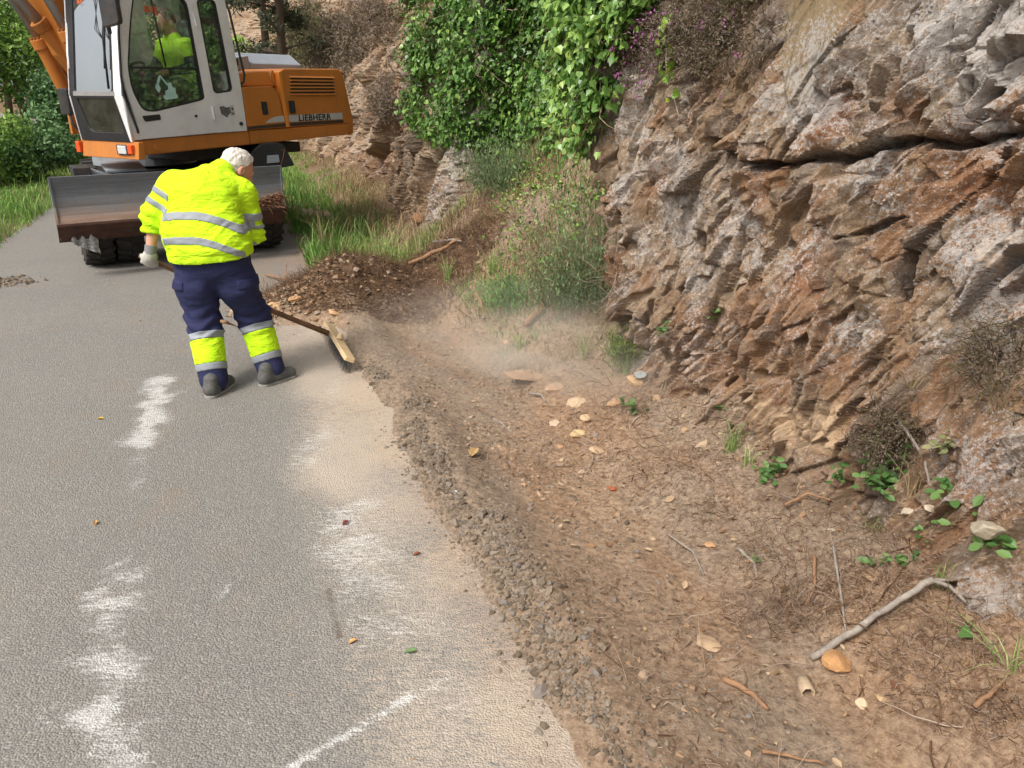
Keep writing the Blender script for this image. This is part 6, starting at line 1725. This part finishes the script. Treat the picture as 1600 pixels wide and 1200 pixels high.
tree('tree', 0, 0, 4.6, (1.9, 1.9, 2.2), 9000, .10, M_BUSH, 'broad fresh green tree behind the boom cylinders', 'tree', .10, G_, base=gb(45, 262))
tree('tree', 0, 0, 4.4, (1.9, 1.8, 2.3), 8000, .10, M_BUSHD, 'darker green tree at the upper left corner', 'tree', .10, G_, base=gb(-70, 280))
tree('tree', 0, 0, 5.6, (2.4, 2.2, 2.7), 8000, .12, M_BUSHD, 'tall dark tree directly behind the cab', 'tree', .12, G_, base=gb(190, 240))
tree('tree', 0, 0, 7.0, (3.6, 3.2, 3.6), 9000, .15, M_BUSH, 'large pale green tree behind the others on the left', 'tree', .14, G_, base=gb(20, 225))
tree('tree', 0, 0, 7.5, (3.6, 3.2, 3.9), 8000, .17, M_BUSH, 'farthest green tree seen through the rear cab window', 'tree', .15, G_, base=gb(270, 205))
pt = atY(375, 110, 34)
tree('tree', 0, 0, 3.4, (1.3, 1.3, 1.4), 2600, .14, m_leaf('lime_leaf', ['#6d9a2c', '#8ab83a', '#a3c94e'], .5, .35), 'small lime-green tree in the gap right of the cab', 'tree', .08, None, LEAF_OVAL, (pt[0], pt[1], 0.2))
def pine(uv, Y, h, label, n=2600, spread=1.6):
    p = atY(*uv, Y); root = empty('pine_tree', (p[0], p[1], p[2]-h*.5)); tag(root, label, 'pine tree')
    bm = bmesh.new(); bm_tube(bm, [(0, 0, 0), (0.1, 0, h*.5), (0.05, .05, h)], [.16, .11, .04], 8)
    tips = []
    for i in range(34):
        z = h*rng.uniform(.25, 1.0); a = rng.random()*2*math.pi; L = spread*(1.15-z/h)*rng.uniform(.7, 1.2)
        e = A3(math.cos(a)*L, math.sin(a)*L, z+rng.uniform(-.3, .25)*L)
        bm_tube(bm, [(0.05, 0, z-.1), (e[0]*.5, e[1]*.5, (z+e[2])/2+.05), tuple(e)], [.04, .025, .01], 5)
        tips.append((A3(0.05, 0, z-.1), e))
    obj_bm('trunk', bm, M_BARK, root, smooth=True)
    T = np.array([t[0] for t in tips]); E_ = np.array([t[1] for t in tips]); i = rng.integers(0, len(T), n); f = rng.uniform(.35, 1.05, n)[:, None]
    P = T[i]*(1-f)+E_[i]*f+rng.normal(size=(n, 3))*.11
    leaves('crown', P, rng.normal(size=(n, 3))+A3(0, 0, .4), rng.normal(size=(n, 3)), rng.uniform(.12, .26, n), M_PINEL, root, LEAF_NARROW)
pine((430, 10), 24, 6.5, 'dark pine leaning over the road right of the cab roof', 7000, 2.6)
pine((400, -60), 30, 8.0, 'pine with drooping branches behind the leaning one', 5000, 2.6)
# far hillside across the valley
xs = np.linspace(-110, 60, 60); zs = np.linspace(0, 1, 24)
XX, TT = np.meshgrid(xs, zs, indexing='ij')
YY = 75 + 60*TT + 5*fbm(XX*.05, TT*3, 0, 3, 501); Z2 = -3 + (34+9*fbm(XX*.04, 3.3, 0, 3, 505))*TT**1.1 + 0.8*fbm(XX*.3, TT*12, 0, 3, 507)
mh = NM('hazed_hill'); hc = mh.ramp(mh.noise(.12, 6, .7), [(.35, lin('#5c6a5c')), (.55, lin('#74807a')), (.7, lin('#848c86'))])  # distance haze is mixed into these grey-green colours
mh.fin(hc, .95, mh.bump(mh.noise(.6, 6, .7), .8, 1.0), spec=.1)
hill = mesh_np('hills', np.stack([XX, YY, Z2], -1).reshape(-1, 3), grid_faces(*XX.shape), mh.m, smooth=True); tag(hill, kind='structure')
# ================================================================== SINGLE THINGS LYING AND GROWING ABOUT
def m_st(col, k=0.25): return simple('stone_surface', lin(col), 0.9, 0, k, 30, 0.6, 90)
def rock(u, v, size, col, label, flat=.55, turn=0.0, elong=1.3, grp=None, sink=.36, tilt=0.1):
    p = surf(u, v); bm = bmesh.new(); bmesh.ops.create_icosphere(bm, subdivisions=3, radius=1.0)
    sd = random.random()*50
    pl = [(Vector(rdir(1)[0]), random.uniform(.55, .85)) for _ in range(11)]
    for q in bm.verts:
        c = q.co.copy()
        for n_, d_ in pl:
            e = c.dot(n_)-d_
            if e > 0: c -= n_*e
        c *= 1+0.05*float(vnoise(c.x*3+sd, c.y*3, c.z*3))
        q.co = (c.x*size*elong*.5, c.y*size*.5, c.z*size*flat*.5)
    o = obj_bm('rock', bm, m_st(col)); o.location = p + A3(0, 0, size*flat*(.5-sink)*0.8); o.rotation_euler = (random.uniform(-tilt, tilt)*2, random.uniform(-tilt, tilt)*2+0.1, turn)
    tag(o, label, 'rock', grp); return o
rock(1312, 1037, .115, '#b08457', 'orange-brown stone half under the thick end of the long grey branch', .6, .3, 1.15)
rock(1104, 1006, .085, '#a98f72', 'flat oval tan stone lying alone at the seam of gravel and soil', .35, -.6, 1.35)
rock(1348, 1100, .05, '#c3ab8c', 'small square pale stone below the orange-brown one', .5, .2, 1.0)
rock(1378, 1092, .045, '#b79a76', 'small tan stone right of the square pale one', .5, .9, 1.2)
rock(1546, 830, .12, '#a69b86', 'pale whitish stone beside the green leaves near the right edge', .6, .2, 1.1)
rock(1418, 800, .06, '#b3a793', 'small white stone on the dry litter under the rock face', .5, .5, 1.1)
rock(1111, 853, .055, '#b98f66', 'rust-tan stone in the middle of the bare soil bank', .5, .4, 1.2)
rock(1303, 828, .05, '#b5ab98', 'thin white chip of stone by the tangle of roots', .3, .4, 1.2)
rock(898, 632, .13, '#c3a98a', 'largest pale stone of the cluster at the foot of the bank', .55, .2, 1.2)
rock(918, 655, .11, '#bfa27f', 'tan stone touching the largest pale one from the right', .6, 1.2, 1.1)
rock(903, 680, .10, '#c4a67a', 'rounded yellowish stone at the bottom of the cluster', .75, .4, 1.1)
rock(866, 608, .12, '#b3967a', 'reddish tan stone at the top of the cluster', .45, .8, 1.3)
rock(868, 664, .08, '#bda68c', 'small pale stone left of the largest one in the cluster', .6, .1, 1.0)
rock(832, 588, .22, '#a88a6e', 'long dusty slab of rock lying on the bank above the cluster', .28, .25, 1.9)
rock(933, 705, .10, '#b99b7c', 'tan stone below the cluster next to the ditch', .4, .9, 1.3)
rock(960, 630, .09, '#b89470', 'brownish stone between the cluster and the rock corner', .5, .4, 1.3)
rock(993, 598, .12, '#bd9a70', 'ochre stone leaning against the foot of the near rock', .6, .4, 1.2)
rock(1002, 586, .09, '#8d9290', 'grey-green stone on top of the ochre one', .4, .1, 1.3)
rock(876, 698, .05, '#b58f6d', 'small red-brown stone left of the ditch', .5, .3, 1.1)
rock(958, 765, .06, '#a5603f', 'rust red stone in the soil under the bank', .5, .8, 1.1)
rock(523, 488, .10, '#c09a72', 'flat round stone in front of the heap of debris', .3, .3, 1.2)
rock(432, 478, .12, '#c4a076', 'pale chip at the left tip of the heap by the worker', .4, .3, 1.2)
rock(462, 470, .13, '#b98f66', 'upright tan chip near the left tip of the heap', .6, 1.3, 1.0)
rock(482, 452, .12, '#cba980', 'cream chip on the left shoulder of the heap', .4, .6, 1.2)
rock(655, 345, .19, '#8a6044', 'orange boulder lodged at the foot of the pale rock rib', .9, .5, 1.0)
rock(712, 770, .035, '#c9cbcb', 'white pebble among the dark gravel', .6, .3, 1.0)
rock(790, 535, .06, '#d0a588', 'pinkish stone on the bank right of the heap', .6, .3, 1.0)
rock(1455, 795, .05, '#c7b7a0', 'sandy stone at the foot of the tangled stems', .4, .7, 1.3)
# a yellow blob and brown leaves on the asphalt
def flat_leaf(u, v, size, col, label, kind='leaf', turn=0.0):
    p = G(u, v, .006); V, F, k = leaf_arrays(p[None], A3(math.cos(turn), math.sin(turn), .05)[None], A3(0, 0, 1)[None], np.array([size]), LEAF_OVAL)
    V[:, 2] += np.array([.0, .006, .007, .002, .010, .008])
    o = mesh_np(kind, V-p, F, simple('leaf_brown', lin(col), .7, 0, .2, 60), None); o.location = p
    sm2 = o.modifiers.new('thick', 'SOLIDIFY'); sm2.thickness = .0015
    tag(o, label, kind)
flat_leaf(152, 655, .04, '#d9a92c', 'small yellow leaf lying on the grey asphalt left of the white smear')
flat_leaf(535, 821, .04, '#7a2f24', 'dark red leaf on the dusty strip of the road', turn=1)
flat_leaf(149, 821, .035, '#b98a4a', 'tan speck of leaf on the asphalt far from the dust', turn=2)
flat_leaf(645, 868, .035, '#8a4a30', 'curled brown leaf near the gravel seam', turn=.4)
flat_leaf(544, 1006, .035, '#c99a62', 'long straw-coloured leaf below the dark stain', turn=.5)
flat_leaf(736, 714, .10, '#a98a5c', 'curled tan leaf on the brown soil', turn=1.3)
flat_leaf(632, 1020, .045, '#5d7a48', 'narrow green blade lying on the swept dust', turn=.1)
# ---- branches and sticks
M_GREYW = simple('weathered_wood', lin('#8f867c'), .8, 0, .35, 25, .6, 70, dirt=lin('#6b5a4b'), dirt_amt=.6)
M_BRNW = simple('brown_stick', lin('#8c6a4d'), .85, 0, .3, 20, .5, 80)
def stick(pts, r, mat, label, name='stick', lift=.0, taper=.7, side=None, knots=0.12):
    """pts: (u, v, height over the ground)"""
    P = []
    for (u, v, h) in pts:
        p = surf(u, v); P.append(p+A3(0, 0, r+h))
    # densify with a smooth curve
    Q = []
    for i in range(len(P)-1):
        for k in range(4): Q.append(P[i]+(P[i+1]-P[i])*k/4 + rng.normal(size=3)*r*0.25*(k > 0))
    Q.append(P[-1])
    n = len(Q); rs = [r*(1-(1-taper)*i/(n-1))*(1+knots*random.uniform(-1, 1)) for i in range(n)]
    o0 = Q[0]; root = tube(name, [tuple(q-o0) for q in Q], rs, mat, None, 9); root.location = o0
    tag(root, label, name)
    for sp in (side or []):
        S = [surf(u, v)+A3(0, 0, r*.6+h) for (u, v, h) in sp]
        tube('side_twig', [tuple(q-o0) for q in S], list(np.linspace(r*.75, r*.4, len(S))), mat, root, 7)
    return root
stick([(1266, 1036, .01), (1330, 1003, .03), (1400, 960, .05), (1452, 932, .06)], .0125, M_GREYW, 'long pale grey forked branch lying across the bank at the lower right', 'branch', 0, .95,
      [[(1452, 932, .06), (1480, 934, .04), (1508, 948, .01)], [(1452, 932, .06), (1480, 920, .03), (1512, 908, .01)]])
stick([(1298, 874, .06), (1310, 930, .03), (1321, 992, .01)], .0055, M_GREYW, 'thin straight pale stick standing just left of the grey branch')
stick([(1130, 1064, .0), (1165, 1085, .004), (1200, 1112, .0)], .011, M_BRNW, 'thick brown stick stub beside the drain hole in the lower soil')
stick([(1152, 862, .01), (1178, 885, .01), (1182, 905, .0)], .008, M_GREYW, 'short grey stick with a white bleached end')
stick([(1042, 838, .01), (1082, 868, .015), (1100, 900, .0)], .005, M_GREYW, 'thin curved grey twig at the top of the soil bank')
stick([(1270, 880, .03), (1272, 920, .01), (1258, 948, .0)], .0075, M_BRNW, 'bent brown root sticking out of the soil')
stick([(1395, 700, .12), (1440, 740, .06), (1452, 775, .01)], .007, M_GREYW, 'grey bent stem hanging from the rock foot')
stick([(741, 455, .03), (752, 480, .02), (757, 502, .0)], .014, M_BRNW, 'brown stick upright at the right end of the heap')
stick([(640, 425, .06), (690, 402, .05), (724, 378, .02)], .022, M_BRNW, 'brown pole leaning on the grass behind the heap')
stick([(678, 388, .05), (704, 384, .04), (722, 384, .03)], .016, M_GREYW, 'short grey pole lying on the leaning brown one')
stick([(415, 434, .02), (450, 445, .04), (490, 462, .02)], .010, M_BRNW, 'reddish twig reaching from the heap over the asphalt', side=[[(450, 445, .04), (448, 432, .08), (449, 428, .1)]])
stick([(346, 506, .0), (355, 509, .003), (370, 511, .0)], .004, M_BRNW, 'twig on the asphalt between the worker legs')
stick([(828, 623, .03), (845, 625, .03), (853, 632, .01)], .008, M_GREYW, 'pale curved twig in the dust at the left of the stone cluster')
stick([(770, 655, .0), (785, 666, .01), (800, 676, .0)], .006, M_GREYW, 'light twig on the brown soil near the ditch')
stick([(820, 520, .04), (840, 500, .03), (850, 485, .03)], .03, M_BRNW, 'thick root hugging the bank under the low shrub')
stick([(1225, 800, .03), (1260, 785, .04), (1296, 790, .02)], .007, M_BRNW, 'reddish bark strip on the litter under the rock face')
stick([(1518, 1120, .03), (1545, 1100, .04), (1560, 1080, .02)], .009, M_BRNW, 'pale brown root end at the lower right corner')
stick([(1190, 1180, .01), (1230, 1190, .02), (1290, 1205, .02)], .006, M_BRNW, 'thin root along the bottom edge of the photo')
# hollow stub of a root like a small drain
p = surf(1262, 1088); bm = bmesh.new()
outer = []; N = 20
dir_ = Vector((-0.10, -0.9, 0.10)).normalized(); a_ = dir_.orthogonal().normalized(); b_ = dir_.cross(a_)
rings = []
for (t, r) in ((-.07, .026), (0, .024), (.004, .021), (.0, .017), (-.05, .015)):
    rings.append([bm.verts.new(Vector((0, 0, .012))+dir_*t+(a_*math.cos(2*math.pi*k/N)+b_*math.sin(2*math.pi*k/N))*r*(1+.08*math.sin(k*2.3))) for k in range(N)])
for i in range(len(rings)-1):
    for k in range(N): bm.faces.new((rings[i][k], rings[i][(k+1) % N], rings[i+1][(k+1) % N], rings[i+1][k]))
bm.faces.new(rings[-1]); bm.faces.new(rings[0][::-1])
o = obj_bm('pipe_stub', bm, simple('stub', lin('#b09a80'), .8, 0, .3, 30), None, smooth=True); o.location = p
tag(o, 'open end of a hollow root stub poking out of the lower soil', 'root stub')
o2 = tube('dark_core', [tuple(Vector((0, 0, .012))+dir_*-.049), tuple(Vector((0, 0, .012))+dir_*-.04)], .0145, M_BLACK, o, 16)

# ---- little plants
def plant(u, v, n, size, h, label, mat=None, shape=LEAF_OVAL, rad=.05):
    c = surf(u, v); root = empty('plant', tuple(c)); tag(root, label, 'plant')
    d = rng.normal(size=(n, 3))*.6 + A3(0, 0, .9)+OUT*.3
    t_, pts = twigs('stem', np.zeros((n, 3)), d, rng.uniform(.4, 1, n)*h, np.full(n, .0018), M_GRASS, root, .15, 4); t_['kind'] = 'stuff'
    q = pts[:, -1]; k = 3
    q = np.repeat(q, k, 0)+rng.normal(size=(n*k, 3))*size*.35
    leaves('foliage', q, rng.normal(size=(n*k, 3))*A3(1, 1, .3), A3(0, 0, 1)+OUT*.5+rng.normal(size=(n*k, 3))*.3, rng.uniform(.6, 1.2, n*k)*size, mat or M_GREENP, root, shape)
def tuft(u, v, n, h, label, mat=None, lean=.5, wd=.005):
    c = surf(u, v); root = empty('grass_tuft', tuple(c)); tag(root, label, 'grass')
    P = rng.normal(size=(n, 3))*A3(.015, .015, 0)-A3(0, 0, .01); hh = rng.uniform(.5, 1, n)*h
    o = blades('blades', P, hh, rng.normal(size=(n, 2))*hh[:, None]*lean, np.full(n, wd), mat or M_GRASSG, root); o['kind'] = 'stuff'
M_GREENP = m_leaf('herb_leaf', ['#3c5c2c', '#4a6e36', '#5c8044', '#749152'], .5, .25)
M_GRASSG = m_leaf('tuft_blade', ['#6b8a45', '#83a158', '#9cb56c', '#b9bd84'], .6, .3)
plant(1365, 885, 4, .045, .05, 'two small round green leaves on the soil above the thin pale stick')
plant(1414, 884, 6, .04, .06, 'small blue-green seedling with leaves right of the round ones')
plant(1552, 852, 7, .05, .06, 'crinkled green leafy plant below the whitish stone')
plant(1440, 832, 3, .045, .04, 'tiny two-leaved plant under the patch of nettles')
plant(1495, 790, 10, .05, .10, 'yellow-green sprig growing left of the whitish stone')
plant(1380, 765, 22, .045, .09, 'patch of dark green bramble leaves at the rock foot')
plant(1405, 735, 16, .045, .14, 'green bramble shoot climbing the tangled stems')
plant(1320, 755, 8, .04, .07, 'small herb between the long grass and the bramble patch')
plant(1118, 497, 7, .045, .04, 'bright yellow-green fern growing on the bare rock')
plant(1037, 520, 6, .045, .04, 'pair of green leaves in the notch at the rock corner')
plant(995, 640, 8, .05, .08, 'green leaves spread beside the rock corner foot')
plant(1180, 878, 3, .02, .03, 'tiny green speck of a plant by the curved twig')
plant(1510, 986, 1, .05, .03, 'single lobed green leaf right of the grey branch', shape=LEAF_IVY, rad=1)
plant(1480, 705, 8, .03, .08, 'small shrublet of dull leaves on the dusty rock', m_leaf('dull', ['#6a7048', '#7f8256', '#948f66'], .7, .1))
plant(1210, 745, 16, .04, .08, 'low patch of grey-green herbs at the foot of the rock')
plant(1122, 640, 5, .035, .05, 'small green weed just above the long-bladed tuft')
tuft(1140, 705, 26, .22, 'tall long-bladed grass tuft at the foot of the near rock')
tuft(1168, 725, 16, .13, 'shorter grass tuft right of the tall one')
tuft(913, 560, 22, .24, 'long curved grass tuft in the middle of the dusty bank', lean=.7)
tuft(955, 550, 20, .26, 'tall grass tuft at the right of the dusty bank')
tuft(975, 585, 18, .16, 'spreading grass tuft near the rock corner', lean=.8)
tuft(790, 560, 26, .12, 'small round grass tuft at the left of the dusty bank', lean=.8)
tuft(812, 545, 22, .15, 'grass tuft on the thick root under the low shrub', lean=.7)
tuft(1478, 915, 16, .13, 'upright light green tuft beside the fork of the grey branch', lean=.25)
tuft(1575, 1045, 18, .14, 'flattened grass tuft at the right edge of the photo', lean=1.2)
tuft(1365, 830, 16, .10, 'small tuft on the straw below the bramble', lean=.9)
tuft(1425, 600, 22, .16, 'thin pale grass growing out of the rock crack', M_GRASSD, lean=1.1, wd=.003)
tuft(1560, 640, 30, .20, 'dry wiry grass hanging on the rock at the right edge', M_GRASSD, lean=1.0, wd=.003)
tuft(1425, 770, 24, .20, 'dry grass in front of the bramble shoot', M_GRASSD, lean=.8, wd=.003)
tuft(505, 400, 40, .6, 'tall pale seeding grass clump at the edge of the road', M_GRASSD, lean=.3, wd=.006)
tuft(770, 430, 40, .3, 'bright grass clump behind the right end of the heap')
tuft(700, 440, 40, .3, 'grass clump growing on the back of the heap')

# ---- dust thrown up by the broom
def dust():
    m = NM('dust'); m.n.remove(m.b)
    pv = m.new('ShaderNodeVolumePrincipled'); pv.inputs['Color'].default_value = (.97, .92, .86, 1); pv.inputs['Anisotropy'].default_value = .2
    co = m.co()
    g = m.new('ShaderNodeVectorMath', operation='LENGTH'); m.t.links.new(co, g.inputs[0])
    fall = m.math('SUBTRACT', 1.0, g.outputs['Value'], clamp=True)
    nz_ = m.math('MULTIPLY', m.math('SUBTRACT', m.noise(2.2, 4, .6, m.co((1, 1, 1))), .38, clamp=True), 4.0)
    m.inp(pv.inputs['Density'], m.math('MULTIPLY', m.math('MULTIPLY', fall, nz_), 1.5))
    m.t.links.new(pv.outputs[0], m.o.inputs['Volume'])
    return m.m
for (u, v, r, h) in ((810, 590, (1.45, .95), .48),):
    c = G(u, v); bm = bmesh.new(); bmesh.ops.create_icosphere(bm, subdivisions=3, radius=1.0)
    o = obj_bm('dust', bm, dust()); o.location = c+A3(0, 0, .2); o.scale = (r[0], r[1], h); o.rotation_euler = (0, 0, R(-35)); tag(o, kind='stuff')
